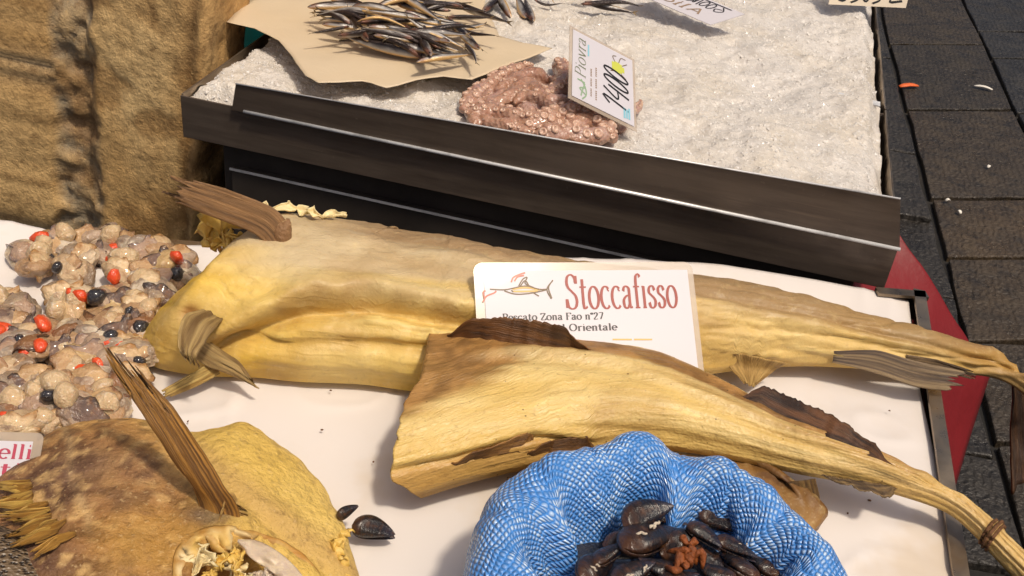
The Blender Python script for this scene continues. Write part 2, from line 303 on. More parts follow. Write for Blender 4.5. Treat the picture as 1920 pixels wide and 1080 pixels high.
# ------------------------------------------------------------------ lettering: a small serif stroke alphabet of our own
def arc(cx, cy, rx, ry, a0, a1, n=14):
    a = np.radians(np.linspace(a0, a1, n)); return list(zip(cx + rx * np.cos(a), cy + ry * np.sin(a)))
def stem(x, y0, y1, s=.13, top=True, bot=True):
    r = [[(x, y0), (x, y1)]]
    if bot: r.append([(x - s, y0 + .02), (x + s, y0 + .02)])
    if top: r.append([(x - s, y1 - .02), (x + s * .2, y1 - .02)])
    return r
GL = {
 'o': (.80, [arc(.4, .5, .33, .5, 90, 450, 26)]), 'c': (.72, [arc(.4, .5, .33, .5, 48, 312, 20), [(.6, .86), (.56, .8)]]),
 'e': (.74, [[(.09, .53), (.68, .53)] + arc(.39, .5, .31, .5, 8, 312, 22)]),
 'a': (.76, [[(.12, .78), (.2, .95), (.36, 1.0), (.52, .9), (.54, .7), (.54, .2), (.6, .03), (.72, .06)], [(.54, .6), (.3, .54), (.12, .36), (.14, .1), (.3, 0), (.46, .1), (.54, .24)]]),
 's': (.62, [[(.52, .8), (.42, .97), (.26, 1), (.12, .88), (.12, .7), (.28, .57), (.44, .45), (.53, .3), (.48, .1), (.32, 0), (.16, .05), (.08, .25)]]),
 'S': (.92, [[(.76, 1.18), (.68, 1.42), (.46, 1.55), (.22, 1.46), (.13, 1.2), (.22, .96), (.46, .78), (.7, .58), (.77, .32), (.66, .08), (.42, 0), (.18, .1), (.08, .42)], [(.78, 1.5), (.78, 1.14)], [(.07, .05), (.07, .44)]]),
 't': (.56, [[(.25, 1.34), (.25, .2), (.34, .01), (.52, .1)], [(.04, .98), (.5, .98)]]),
 'f': (.52, [[(.58, 1.42), (.48, 1.56), (.34, 1.5), (.26, 1.25), (.26, 0)], [(.05, .98), (.48, .98)], [(.1, .02), (.44, .02)]]),
 'i': (.42, stem(.21, 0, 1) + [[(.17, 1.36), (.25, 1.36)], [(.17, 1.42), (.25, 1.42)], [(.17, 1.3), (.25, 1.3)]]), 'l': (.42, stem(.21, 0, 1.5)),
 'n': (.86, stem(.2, 0, 1) + [[(.2, .75), (.36, .97), (.54, .98), (.64, .8), (.64, 0)], [(.5, .02), (.78, .02)]]),
 'r': (.62, stem(.2, 0, 1) + [[(.2, .68), (.34, .95), (.5, 1), (.56, .9)]]),
 'd': (.84, [arc(.36, .5, .27, .5, 60, 300, 16)] + stem(.62, 0, 1.5)), 'p': (.84, stem(.2, -.4, 1) + [arc(.44, .5, .27, .5, 130, -130, 16)]),
 'v': (.74, [[(.08, 1), (.38, 0)], [(.38, 0), (.66, 1)], [(.0, .98), (.2, .98)], [(.56, .98), (.76, .98)]]),
 'Z': (.9, [[(.1, 1.46), (.8, 1.46)], [(.8, 1.44), (.1, .06)], [(.1, .04), (.82, .04)], [(.1, 1.46), (.1, 1.2)], [(.82, .04), (.82, .32)]]),
 'F': (.84, stem(.2, 0, 1.5, .15) + [[(.2, 1.47), (.78, 1.47)], [(.78, 1.5), (.78, 1.2)], [(.2, .8), (.56, .8)]]),
 'P': (.86, stem(.2, 0, 1.5, .15) + [[(.2, 1.47), (.55, 1.47), (.76, 1.28), (.76, .95), (.55, .74), (.2, .74)]]),
 'O': (1.1, [arc(.54, .75, .46, .75, 90, 450, 28)]), 'N': (1.1, stem(.2, 0, 1.5) + [[(.2, 1.5), (.84, 0)]] + stem(.84, 0, 1.5)),
 'A': (1.1, [[(.1, 0), (.52, 1.5)], [(.52, 1.5), (.94, 0)], [(.26, .5), (.78, .5)]]), '°': (.42, [arc(.2, 1.25, .14, .17, 0, 360, 14)]),
 '2': (.76, [[(.1, 1.1), (.2, 1.4), (.42, 1.45), (.6, 1.2), (.5, .8), (.1, .05), (.66, .05)]]), '7': (.74, [[(.08, 1.4), (.66, 1.4), (.3, 0)]]),
 'L': (.8, stem(.2, 0, 1.5) + [[(.2, .03), (.74, .03)]]), 'I': (.4, stem(.2, 0, 1.5)), 'C': (.95, [arc(.5, .75, .42, .75, 45, 315, 22)]),
 ' ': (.42, []), }
GL['ı'] = (.42, stem(.21, 0, 1))
def stroke_mesh(strokes, thick, thin, origin, ex, ey, smooth=True, lift=2.5e-4):
    ex = np.asarray(ex); ey = np.asarray(ey); nz = np.cross(ex, ey); nz /= np.linalg.norm(nz)
    V = []; Fc = []
    for k, s in enumerate(strokes):
        s = np.asarray(s, float)
        if len(s) > 2 and smooth: s = catmull(s, max(len(s) * 4, 12))
        t = np.gradient(s, axis=0); t /= np.linalg.norm(t, axis=1)[:, None] + 1e-9
        w = thin + (thick - thin) * np.abs(t[:, 1]) ** 1.6
        nrm = np.stack([-t[:, 1], t[:, 0]], 1) * w[:, None] / 2
        b = len(V)
        for i in range(len(s)):
            for q in (s[i] + nrm[i], s[i] - nrm[i]): V.append(np.asarray(origin) + ex * q[0] + ey * q[1] + nz * (lift + k % 7 * 1.2e-5))
        Fc += [(b + 2 * i, b + 2 * i + 1, b + 2 * i + 3, b + 2 * i + 2) for i in range(len(s) - 1)]
    return mesh('strokes', V, Fc)
def text_strokes(txt, x0=0., gap=.06):
    out = []; x = x0
    for ch in txt:
        adv, st = GL[ch]; out += [[(p[0] + x, p[1]) for p in s] for s in st]; x += adv + gap
    return out, x
def write(name, txt, parent, m, origin, ex, ey, height, width=None, thick=.17, thin=.06, slant=0.):
    st, w = text_strokes(txt); sx = (width / w) if width else height / 1.5; sy = height / 1.5
    st = [[((p[0] + slant * p[1]) * 1., p[1]) for p in s] for s in st]
    me = stroke_mesh(st, thick, thin, origin, np.asarray(ex) * sx, np.asarray(ey) * sy)
    return link(name, me, m, parent, False)

# ------------------------------------------------------------------ the setting: ground, paving stones, pillar
GZ = -.80
g = bpy.data.meshes.new('ground'); g.from_pydata([(-60, -60, GZ - .02), (60, -60, GZ - .02), (60, 60, GZ - .02), (-60, 60, GZ - .02)], [], [(0, 1, 2, 3)])
tag(link('ground', g, M['joint'], None, False), kind='structure')
pav = empty('pavement', (1.0, 2.5, GZ)); tag(pav, kind='structure')
def slab(pix, tint, up=0.):
    c = np.array([P(x, y, GZ + up) for x, y in pix]); cen = c.mean(0)
    pts = []
    for i in range(len(c)):
        a, b = c[i], c[(i + 1) % len(c)]
        for k in range(6):
            q = a + (b - a) * k / 6; q = q + (cen - q) / np.linalg.norm(cen - q) * (.009 + .007 * noise(q, 9)); q[2] += .004 * noise(cen, 7, 3); pts.append(q)
    me = prism(pts, .03, .004)
    ca = me.color_attributes.new('Col', 'FLOAT_COLOR', 'POINT'); ca.data.foreach_set('color', np.tile([*tint, 1.], len(me.vertices)))
    link('paving_stone', me, M['paving'], pav, False)
tA, tB, tC = rgb(54, 50, 45), rgb(58, 51, 42), rgb(50, 48, 46)
j1 = lambda y: np.interp(y, [-60, 20, 130, 205, 300, 410, 540, 640, 800, 1000, 1200], [1636, 1652, 1680, 1700, 1726, 1753, 1790, 1812, 1856, 1915, 1975])
j2 = lambda y: np.interp(y, [-60, 0, 70, 165, 215, 260, 480, 700, 1000, 1200], [1776, 1803, 1840, 1885, 1906, 1930, 2040, 2160, 2330, 2450])
ys = [-60, 82, 205, 371, 482, 640, 830, 1060]
for k in range(len(ys) - 1):
    a, b = ys[k], ys[k + 1]
    slab([(j1(a), a), (j2(a), a + 1), (j2(b), b + 1), (j1(b), b)], mixc(tB, rgb(82, 67, 48), (.2, .0, .3, .7, .5, .2, 0)[k]))
for a, b in [(-60, 58), (58, 108), (108, 212), (212, 420), (420, 700)]:
    slab([(j2(a), a), (j2(a) + 240, a + 3), (j2(b) + 260, b + 3), (j2(b), b)], tC)
for a, b in [(-60, 110), (110, 290), (290, 413)]:
    slab([(j1(a) - 170, a - 30), (j1(a) - 3, a), (j1(b) - 3, b), (j1(b) - 190, b - 30)], tA, .015)
for a, b in [(413, 560), (560, 700), (700, 860), (860, 1080)]:
    slab([(j1(a) - 220, a - 40), (j1(a) - 2, a), (j1(b) - 2, b), (j1(b) - 240, b - 40)], tA * .8)
def scrap(name, px, m, label, cat, w, l, ang):
    c = P(*px, GZ + .004); a = math.radians(ang); n = 8
    path = [c + np.array([math.cos(a), math.sin(a), 0]) * l * (s - .5) + np.array([0, 0, .003 + .006 * math.sin(s * 3)]) for s in np.linspace(0, 1, n)]
    o = link(name, tube(path, w * np.array([.55, .8, 1, .9, 1, .95, .8, .6]), 8, .4), m); tag(o, label, cat); return o
scrap('orange_scrap', (1703, 163), M['scrap_orange'], 'small orange scrap lying on the wet paving by the long joint', 'litter', .014, .085, 32)
scrap('white_scrap', (1843, 166), M['scrap_white'], 'thin white paper scrap lying on the wet paving stone', 'litter', .009, .07, -8)
for px in [(1853, 315), (1776, 378), (1798, 400)]:
    scrap('white_crumb', px, M['scrap_white'], 'tiny pale crumb on the wet paving', 'litter', .006, .016, rng.uniform(0, 180))['group'] = 'pale crumbs on the paving'

def build_pillar():
    root = empty('stone_pillar', (-.9, .8, GZ)); tag(root, 'rough ochre stone pillar with a grey eroded vertical groove beside the ice tray', 'pillar')
    # plan: front face at y=.50, right flank and beyond; heights GZ..1.1
    plan = [(-1.55, 1.15), (-1.55, .5), (-.858, .5), (-.846, .505), (-.80, .517), (-.785, .505), (-.775, .5), (-.612, .503), (-.606, .515), (-.602, .53), (-.612, .66), (-.70, .70), (-.72, 1.15)]
    seg = []
    for a, b in zip(plan[:-1], plan[1:]):
        L = math.dist(a, b); n = max(2, int(L / .006)) if a[0] > -1.12 and a[1] < .7 and b[1] < .72 else 3
        seg += [(a[0] + (b[0] - a[0]) * k / n, a[1] + (b[1] - a[1]) * k / n) for k in range(n)]
    seg.append(plan[-1]); seg = np.array(seg)
    zs = np.r_[np.linspace(GZ, -.35, 8), np.linspace(-.34, .24, 95), np.linspace(.26, 1.1, 12)]
    X = np.zeros((len(zs), len(seg), 3)); X[..., :2] = seg[None]; X[..., 2] = zs[:, None]
    X[..., 0] += .11 * np.clip(zs, -.4, .3)[:, None]
    gx = seg[:, 0][None] + .012 * fbm(np.stack([X[..., 2] * 0, X[..., 2], X[..., 2] * 0], -1), 12, 3, 4)
    groove = sstep(-.862, -.85, gx) * (1 - sstep(-.79, -.772, gx)) * (seg[:, 1] < .6)[None]
    n = fbm(X, 16, 5, 2); n2 = fbm(X, 45, 4, 9)
    X[..., 1] += .0022 * n + .0014 * n2 + groove * (.006 + .007 * n2 + .004 * np.abs(fbm(X, 30, 3, 21)))
    X[..., 0] += .006 * fbm(X, 16, 5, 12)
    seam = gauss(seg[:, 0][None] + .006 * n, -.625, .008) * (seg[:, 1] < .56)[None]; X[..., 1] += seam * .006
    warm = mixc(rgb(208, 164, 102), rgb(238, 202, 142), np.clip(.5 + .7 * fbm(X * [1, 1, .5], 7, 3, 31), 0, 1))
    c = mixc(warm, rgb(158, 144, 120), np.clip(groove * (.75 + .5 * n2), 0, 1)); c = mixc(c, rgb(104, 74, 40), np.clip(seam * .7, 0, 1))
    c = mixc(c, rgb(150, 108, 56), sstep(.0, .6, n) * .6)
    me = grid(X, colors=c, flip=True); link('shaft', me, M['stone'], root)
build_pillar()
# teal crate behind the ice tray
r = empty('teal_crate', (-.70, .96, GZ)); tag(r, 'dark teal plastic crate standing between the pillar and ice tray', 'crate')
link('body', box_mesh(-.92, -.60, .80, 1.3, GZ, .15, .008), M['teal'], r, False); link('rim', box_mesh(-.93, -.594, .79, 1.31, .15, .18, .006), M['teal'], r, False)

# ------------------------------------------------------------------ ice stand and ice trays
TY = .401
st = empty('ice_stand', (-.1, .8, GZ)); tag(st, 'dark steel cabinet carrying the ice trays', 'stand')
link('cabinet', box_mesh(-.535, .345, TY + .03, 1.42, GZ, -.012, .004), M['steel_dark'], st, False)
q = PY(440, 308, TY + .03)
link('door_panel', box_mesh(q[0], .30, TY + .018, TY + .029, -.62, q[2], .002), M['steel_dark'], st, False)
link('door_edge', box_mesh(q[0] - .001, .301, TY + .0155, TY + .0175, q[2] - .0025, q[2] + .0005), M['steel_edge'], st, False)
def ice_tray(name, y0, y1, label, front):
    t = empty(name, (-.1, y0, 0)); tag(t, label, 'tray', 'steel ice trays on the stand')
    x0, x1 = -.577, .376
    link('pan', box_mesh(x0 + .003, x1 - .003, y0 + .004, y1 - .004, -.011, -.004), M['steel'], t, False)
    link('front_wall', box_mesh(x0, x1, y0, y0 + .003, -.010, .052 if front else .045, .001), M['steel'], t, False)
    link('side_wall', box_mesh(x0, x0 + .003, y0 + .0035, y1, -.010, .054, .001), M['rim'], t, False)
    link('side_wall', box_mesh(x1 - .003, x1, y0 + .0035, y1, -.010, .054, .001), M['rim'], t, False)
    link('back_wall', box_mesh(x0 + .0035, x1 - .0035, y1 - .003, y1, -.010, .045, .001), M['steel'], t, False)
    return t
T1 = ice_tray('ice_tray', TY, .835, 'dark steel ice tray with a doubled front lip, holding the octopus', True)
ice_tray('ice_tray', .839, 1.45, 'steel ice tray behind the divider strip, holding the loose anchovies', False)
# upper splash plate leaning on the front lip
b0, b1 = np.array([-.498, TY - .002, .050]), np.array([.377, TY - .002, .050])
t0, t1 = PY(445, 155, TY - .004), PY(1688, 370, TY - .004)
me = mesh('plate', [b0, b1, t1, t0], [(0, 1, 2, 3)]); o = solid(link('splash_plate', me, M['steel'], T1, False), .0016)
o.location.y -= .0035
link('lip_edge', tube([(-.48, TY - .0075, .052), (-.1, TY - .0075, .052), (.377, TY - .0075, .052)], .0024, 8), M['steel_edge'], T1)
link('plate_edge', tube([t0 + [0, -.005, .0006], (t0 + t1) / 2 + [0, -.005, .0006], t1 + [0, -.005, .0006]], .0011, 6), M['steel_edge'], T1)
dv = [P(1572, 178, .075), P(1610, 187, .072), P(1650, 196, .066)]
me = strip_mesh(catmull(dv, 8), .012, (0, 1, .3), nc=4); o = link('divider_strip', me, M['steel_edge'], T1, False); solid(o, .002)

def ice_height(x, y):
    p = np.stack([x, y, x * 0], -1)
    h = .072 + .011 * fbm(p, 5, 3, 3) + .0055 * fbm(p, 24, 4, 8) + .0012 * fbm(p, 110, 3, 14)
    edge = np.minimum(np.minimum(x + .574, .368 - x) + .006 * noise(p, 40, 5), np.minimum(y - .405, 9))
    return np.where(edge < .03, h - .030 * (1 - sstep(0, .03, edge)), h) + 0 * x
def ice(name, y0, y1, ny, label):
    xs = np.linspace(-.572, .366, 330); yv = np.linspace(y0, y1, ny); gx, gy = np.meshgrid(xs, yv)
    h = ice_height(gx, gy); G = np.stack([gx, gy, h], -1)
    me = grid(G, flip=True); o = link(name, me, M['ice']); tag(o, label, 'ice', kind='stuff')
    # loose chips on top
    V = []; Fc = []; r2 = random.Random(int(y0 * 100)); nch = int(20000 * (y1 - y0))
    cx = np.array([r2.uniform(-.566, .358) for _ in range(nch)]); cy = np.array([r2.uniform(y0 + .004, y1) for _ in range(nch)]); ch = ice_height(cx, cy)
    for k in range(nch):
        s = r2.uniform(.0010, .0028) if r2.random() < .93 else r2.uniform(.003, .0055); b = len(V)
        pts = [np.array([r2.gauss(0, 1), r2.gauss(0, 1), r2.gauss(0, .8)]) for _ in range(3)]
        a = pts[0] / np.linalg.norm(pts[0]); c = np.cross(a, pts[1]); c /= np.linalg.norm(c); d = np.cross(a, c)
        base = np.array([cx[k], cy[k], ch[k] - s * .1])
        for vv in (a * 1.2, -a * 1.1, c * .8, -c * .7, d * .8, -d * .9): V.append(base + vv * s * r2.uniform(.6, 1.1))
        Fc += [(b + i, b + j, b + l) for i in (0, 1) for j, l in ((2, 4), (4, 3), (3, 5), (5, 2))]
    o2 = link('ice_chip', mesh('chips', V, Fc), M['shard'], o, False); tag(o2, kind='stuff')
ice('crushed_ice', .408, .8375, 190, 'crushed grey white ice around the octopus in the front steel tray')
ice('crushed_ice', .8375, 1.44, 150, 'crushed ice in the rear tray under the anchovies and cards')

# ------------------------------------------------------------------ paper on ice and anchovies
def radial_sheet(outline, rings, zf, sub=6, jag=.0015, seed=1):
    o = np.array(outline, float); n = len(o); pts = []
    q = np.vstack([o, o[:1]]); d = []
    for i in range(n):
        for k in range(sub): pts.append(q[i] + (q[i + 1] - q[i]) * k / sub)
    pts = np.array(pts); pts[:, :2] += jag * np.stack([noise(pts, 60, seed), noise(pts, 60, seed + 1)], -1)
    c = pts.mean(0); G = np.array([c + (pts - c) * (r / rings) for r in range(1, rings + 1)])
    G[..., 2] = zf(G); m = len(pts); V = np.vstack([G.reshape(-1, 3), c]); V[-1, 2] = zf(c[None])[0]
    Fc = [(i * m + j, i * m + (j + 1) % m, (i + 1) * m + (j + 1) % m, (i + 1) * m + j) for i in range(rings - 1) for j in range(m)]
    Fc += [(len(V) - 1, (j + 1) % m, j) for j in range(m)]
    return mesh('sheet', V, Fc)
ppx = [(425, 42), (455, 12), (495, -15), (700, -70), (930, -70), (905, 20), (925, 42), (936, 68), (980, 84), (1036, 92), (985, 115), (930, 136), (885, 154), (830, 147), (780, 152), (725, 162), (680, 152), (640, 154), (596, 157), (572, 142), (548, 108), (522, 76), (478, 52)]
po = [P(x, y, .094) for x, y in ppx]
def paper_z(G):
    x = np.maximum(G[..., 0], -.57)
    return .0955 + .0035 * fbm(G, 9, 3, 5) + .05 * np.maximum(-.565 - G[..., 0], 0)
o = link('paper_sheet', radial_sheet(po, 26, paper_z), M['wax']); solid(o, .0006); tag(o, 'beige waxed paper sheet on the ice under the anchovy heap', 'paper')

def anchovy_mesh(bend, seed):
    xs = np.array([0, .015, .04, .09, .16, .28, .42, .58, .72, .84, .93, .97]); rr = np.array([.004, .018, .032, .047, .058, .068, .07, .061, .045, .03, .018, .015])
    s = np.linspace(0, 1, 24) ** 1.1 * .97; R = np.interp(s, xs, rr); a = np.linspace(0, 2 * np.pi, 14, endpoint=False)
    y = bend * np.sin(s * np.pi) * .09 + bend * .03 * np.sin(s * 5 + seed)
    G = np.zeros((24, 14, 3)); G[..., 0] = s[:, None]; G[..., 1] = y[:, None] + R[:, None] * .60 * np.cos(a)[None]; G[..., 2] = R[:, None] * .95 * np.sin(a)[None]
    v = np.sin(a)[None] * np.ones((24, 1)); p = G * 1.
    dark, silver, belly = rgb(48, 38, 36), rgb(176, 172, 168), rgb(214, 174, 112)
    c = mixc(silver, dark, sstep(-.15, .15, v + .12 * noise(p, 14, seed))); c = mixc(c, belly, sstep(-.55, -.85, v)); c = mixc(c, rgb(150, 96, 72), (gauss(s, .09, .06)[:, None] * np.ones_like(v)) * .5)
    return grid(G, True, True, colors=c), y
def anchovy_proto(k):
    bend = (-1, -.4, .3, 1.)[k]; root = empty('anchovy'); me, y = anchovy_mesh(bend, k)
    link('body', me, M['anchovy'], root)
    ye = y[-1]; tf = mesh('tail', [(.95, ye, .012), (.95, ye, -.012), (1.0, ye + .004, .0), (1.07, ye + .01, .058), (1.07, ye + .01, -.058), (1.02, ye, .012), (1.02, ye, -.012)], [(0, 1, 2), (0, 2, 5, 3), (1, 4, 6, 2)],
              colors=np.tile(rgb(120, 100, 70), (7, 1)))
    solid(link('tail_fin', tf, M['anchovy'], root, False), .003)
    for sg in (-1, 1):
        bm = bmesh.new(); bmesh.ops.create_uvsphere(bm, u_segments=8, v_segments=6, radius=.011); m2 = bpy.data.meshes.new('eye'); bm.to_mesh(m2); bm.free()
        e = link('eye', m2, M['eye'], root); e.location = (.05, sg * .022 + y[1], .012); e.scale = (1, .5, 1)
    return root
protos = [anchovy_proto(k) for k in range(4)]; used = set()
LAB1, GRP1 = 'small silver anchovy with dark back in the heap on beige paper', 'anchovies heaped on the beige paper'
LAB2, GRP2 = 'small anchovy lying straight on the ice beside the beige paper', 'anchovies lying on the ice'
def place_anchovy(h, t, roll, label, grp, k=None):
    k = rng.randrange(4) if k is None else k
    if k in used: root = copy_tree(protos[k])
    else: root = protos[k]; used.add(k)
    h, t = Vector(h), Vector(t); L = (t - h).length; x = (t - h).normalized(); s = x.cross(Vector((0, 0, 1))).normalized(); u = s.cross(x)
    s = -s; u = x.cross(s)
    root.matrix_world = Matrix.Translation(h) @ Matrix((x, s, u)).transposed().to_4x4() @ Matrix.Rotation(roll, 4, 'X') @ Matrix.Scale(L, 4)
    tag(root, label, 'fish', grp)
def heap(px, py):
    return .034 * math.exp(-((px - 745) / 150) ** 2 - ((py - 25) / 60) ** 2)
fish_px = [  # head x,y, tail x,y, layer
 (795, 112, 632, 72, 0), (800, 106, 650, 68, 1), (812, 98, 668, 66, 2), (826, 92, 690, 66, 3), (780, 118, 886, 101, 3), (872, 82, 892, 122, 3), (898, 92, 846, 46, 3), (770, 62, 862, 96, 3), (760, 58, 872, 88, 4),
 (775, 74, 868, 98, 2), (770, 86, 852, 100, 1), (632, 66, 742, 46, 4), (655, 48, 582, 62, 3), (665, 50, 588, 20, 2), (660, 40, 594, 16, 3), (720, 34, 590, 26, 3), (742, 42, 606, 34, 2), (604, 10, 690, 8, 2), (618, 4, 720, 14, 3),
 (690, 34, 812, 22, 5), (836, 34, 922, 34, 2), (838, 30, 930, 70, 3), (846, 50, 906, 94, 2), (758, 20, 852, 44, 5), (742, 6, 838, 32, 4), (672, 44, 800, 38, 5), (726, 36, 640, 22, 4), (690, 50, 800, 62, 5), (740, 54, 650, 66, 3), (812, 50, 720, 72, 4),
 (700, 18, 800, 2, 5), (700, 4, 690, 40, 5), (752, 8, 668, -12, 4), (640, -4, 760, -14, 3), (780, -10, 880, 8, 3), (800, 8, 900, 22, 2), (716, 26, 834, 46, 6), (790, 34, 690, 20, 6), (846, 20, 760, 0, 4), (870, 14, 786, 20, 3),
 (730, 80, 842, 104, 2), (836, 76, 726, 52, 5), (664, 60, 768, 78, 1), (830, 60, 912, 44, 1), (622, 28, 730, 20, 4), (604, 46, 700, 56, 2), (700, 66, 820, 84, 3), (660, 12, 770, 30, 5), (868, 46, 770, 36, 5), (882, 70, 838, 30, 3)]
r3 = random.Random(5)
for _ in range(26):
    cx_, cy_ = r3.gauss(745, 70), r3.gauss(38, 28)
    if cy_ > 84 - abs(cx_ - 760) * .3: continue
    an = r3.gauss(.22, .5) + (math.pi if r3.random() < .4 else 0); L_ = r3.uniform(50, 66); fish_px.append((cx_ - L_ * math.cos(an), cy_ - .55 * L_ * math.sin(an), cx_ + L_ * math.cos(an), cy_ + .55 * L_ * math.sin(an), r3.choice([1, 3, 4, 5, 6])))
for i, (hx, hy, tx, ty, ly) in enumerate(fish_px):
    z = .106 + ly * .0042; za, zb = z + heap(hx, hy) * .35, z + heap(tx, ty) * .35
    jit = lambda: rng.uniform(-.002, .002)
    roll = rng.choice([1.2, -1.2, .9, -.9, .5, -.6, 2.2, -2.0, .2, -1.4])
    place_anchovy(P(hx, hy, za + jit()), P(tx, ty, zb + jit()), roll, LAB1, GRP1)
ice_fish = [(948, -14, 906, 24), (936, -6, 958, 34), (968, -12, 986, 32), (984, -6, 1000, 38), (1056, 8, 1000, -2), (1040, 4, 1010, -20), (1200, 16, 1088, 8), (1190, 24, 1096, 2), (1150, -6, 1070, -16)]
for hx, hy, tx, ty in ice_fish:
    place_anchovy(P(tx, ty, .094), P(hx, hy, .092), rng.choice([1.4, -1.4, 2.4, -2.2]), LAB2, GRP2)

# ------------------------------------------------------------------ octopus
def build_octopus():
    root = empty('octopus', P(1030, 200, .075)); tag(root, 'pinkish brown octopus heaped with suckers up on the ice', 'octopus')
    zi = .082
    arms = [([(866, 208), (900, 172), (948, 140), (1000, 122)], .013, .010), ([(872, 216), (920, 212), (965, 222), (1012, 232), (1062, 236)], .015, .012), ([(1046, 116), (1058, 140), (1046, 168), (1010, 182), (975, 176)], .015, .010),
            ([(960, 250), (1020, 228), (1080, 212), (1124, 236), (1152, 262)], .012, .017), ([(890, 192), (945, 188), (990, 160), (1030, 190), (1072, 184)], .010, .013), ([(1050, 252), (1104, 226), (1150, 224), (1192, 206), (1202, 190)], .016, .006),
            ([(1000, 258), (1060, 252), (1108, 258), (1150, 250)], .015, .012), ([(930, 172), (966, 150), (1000, 140), (1030, 150)], .010, .010), ([(1080, 130), (1096, 170), (1130, 190), (1170, 220)], .014, .012), ([(900, 226), (950, 240), (1000, 252)], .013, .011)]
    r8 = random.Random(3)
    for _ in range(9):
        x_, y_ = r8.uniform(920, 1120), r8.uniform(160, 245); an = r8.uniform(0, 6.3); arms.append(([(x_ + 34 * math.cos(an + j * .7) * (1 + .3 * j), y_ + 20 * math.sin(an + j * .7) * (1 + .3 * j)) for j in range(4)], r8.uniform(.008, .011), r8.uniform(.005, .008)))
    arms = [([(x, min(y, 262)) for x, y in pp], a_, b_) for pp, a_, b_ in arms]
    bm = bmesh.new(); centers = []
    for k, (pp, r0, r1) in enumerate(arms):
        zt = [zi + .006 + .016 * math.exp(-((x - 1030) / 90) ** 2 - ((y - 190) / 60) ** 2) for x, y in pp]
        path = catmull([P(x, y, z) for (x, y), z in zip(pp, zt)], 26); rad = np.linspace(r0, r1, 26) * (1 + .1 * np.sin(np.linspace(0, 9, 26) + k))
        rad = rad * np.clip(np.minimum(np.linspace(.45, 4, 26), np.linspace(4, .45, 26)), 0, 1); me = tube(path, rad, 14); bm.from_mesh(me); centers.append((path, rad))
    for x, y, z, sx, sy, sz in [(1020, 205, zi - .004, .07, .05, .020), (940, 200, zi - .008, .05, .035, .014), (1110, 225, zi - .006, .05, .04, .015), (1000, 165, zi - .006, .045, .045, .018)]:
        b2 = bmesh.new(); bmesh.ops.create_icosphere(b2, subdivisions=4, radius=1); c = P(x, y, z)
        for v in b2.verts: v.co = Vector((c[0] + v.co.x * sx, c[1] + v.co.y * sy, c[2] + v.co.z * sz))
        tm = bpy.data.meshes.new('t'); b2.to_mesh(tm); b2.free(); bm.from_mesh(tm)
    me = bpy.data.meshes.new('octopus_body'); bm.to_mesh(me); bm.free()
    o = link('body', me, M['octo'], root); md = o.modifiers.new('r', 'REMESH'); md.mode = 'VOXEL'; md.voxel_size = .0022
    sm = o.modifiers.new('s', 'SMOOTH'); sm.iterations = 3; sm.factor = .5
    dg = bpy.context.evaluated_depsgraph_get(); ev = o.evaluated_get(dg); me2 = bpy.data.meshes.new_from_object(ev); o.modifiers.clear(); o.data = me2
    co = np.array([v.co for v in me2.vertices]); nr = np.array([v.normal for v in me2.vertices]); co += nr * (.0025 * fbm(co, 55, 3, 3))[:, None]
    me2.vertices.foreach_set('co', co.ravel()); me2.update()
    me2.polygons.foreach_set('use_smooth', [True] * len(me2.polygons))
    if not me2.materials: me2.materials.append(M['octo'])
    bvh = BVHTree.FromPolygons([tuple(v) for v in co], [tuple(p.vertices) for p in me2.polygons])
    # sucker: a cup turned round its axis
    pr = [(0, .25), (.35, .28), (.5, .5), (.72, .62), (.95, .5), (1.05, .2), (1.0, -.3)]; a = np.linspace(0, 2 * np.pi, 14, endpoint=False)
    G = np.array([[(r * math.cos(t), r * math.sin(t), h) for t in a] for r, h in pr]); sme = grid(G, True, flip=False); sme.materials.append(M['sucker'])
    placed = []
    def put(p, r):
        hit = bvh.ray_cast(Vector((p[0], p[1], .3)), Vector((0, 0, -1)))
        if hit[0] is None: return
        h, n = hit[0], hit[1]
        if n.z < .25 or any((h - q).length < (r + w) * .95 for q, w in placed): return
        placed.append((h, r)); s = link('sucker', sme, None, root); q = n.to_track_quat('Z', 'Y')
        s.matrix_parent_inverse = Matrix.Identity(4); s.matrix_basis = Matrix.Translation(h - root.location - n * r * .1) @ q.to_matrix().to_4x4() @ Matrix.Scale(r, 4)
    for ka, (path, rad) in enumerate(centers):
        L = np.r_[0, np.cumsum(np.linalg.norm(np.diff(path, axis=0), axis=1))]; d = 0.; k = 0
        while d < L[-1] and ka in (0, 1, 2, 3, 5, 6, 8):
            i = min(np.searchsorted(L, d), 25); t = path[min(i + 1, 25)] - path[max(i - 1, 0)]; sd_ = np.array([-t[1], t[0], 0]); sd_ /= np.linalg.norm(sd_) + 1e-9
            for sg in (-1, 1): put(path[i] + sd_ * sg * rad[i] * .55 + (.002 * (k % 2)) * t, (.0062 if ka in (3, 5, 6) else .0046) * min(1, rad[i] / .011) * rng.uniform(.6, 1.15))
            d += rad[i] * 1.15; k += 1
    for _ in range(70):
        x, y = rng.uniform(880, 1180), rng.uniform(130, 262); put(P(x, y, .09), rng.uniform(.0012, .0028))
build_octopus()

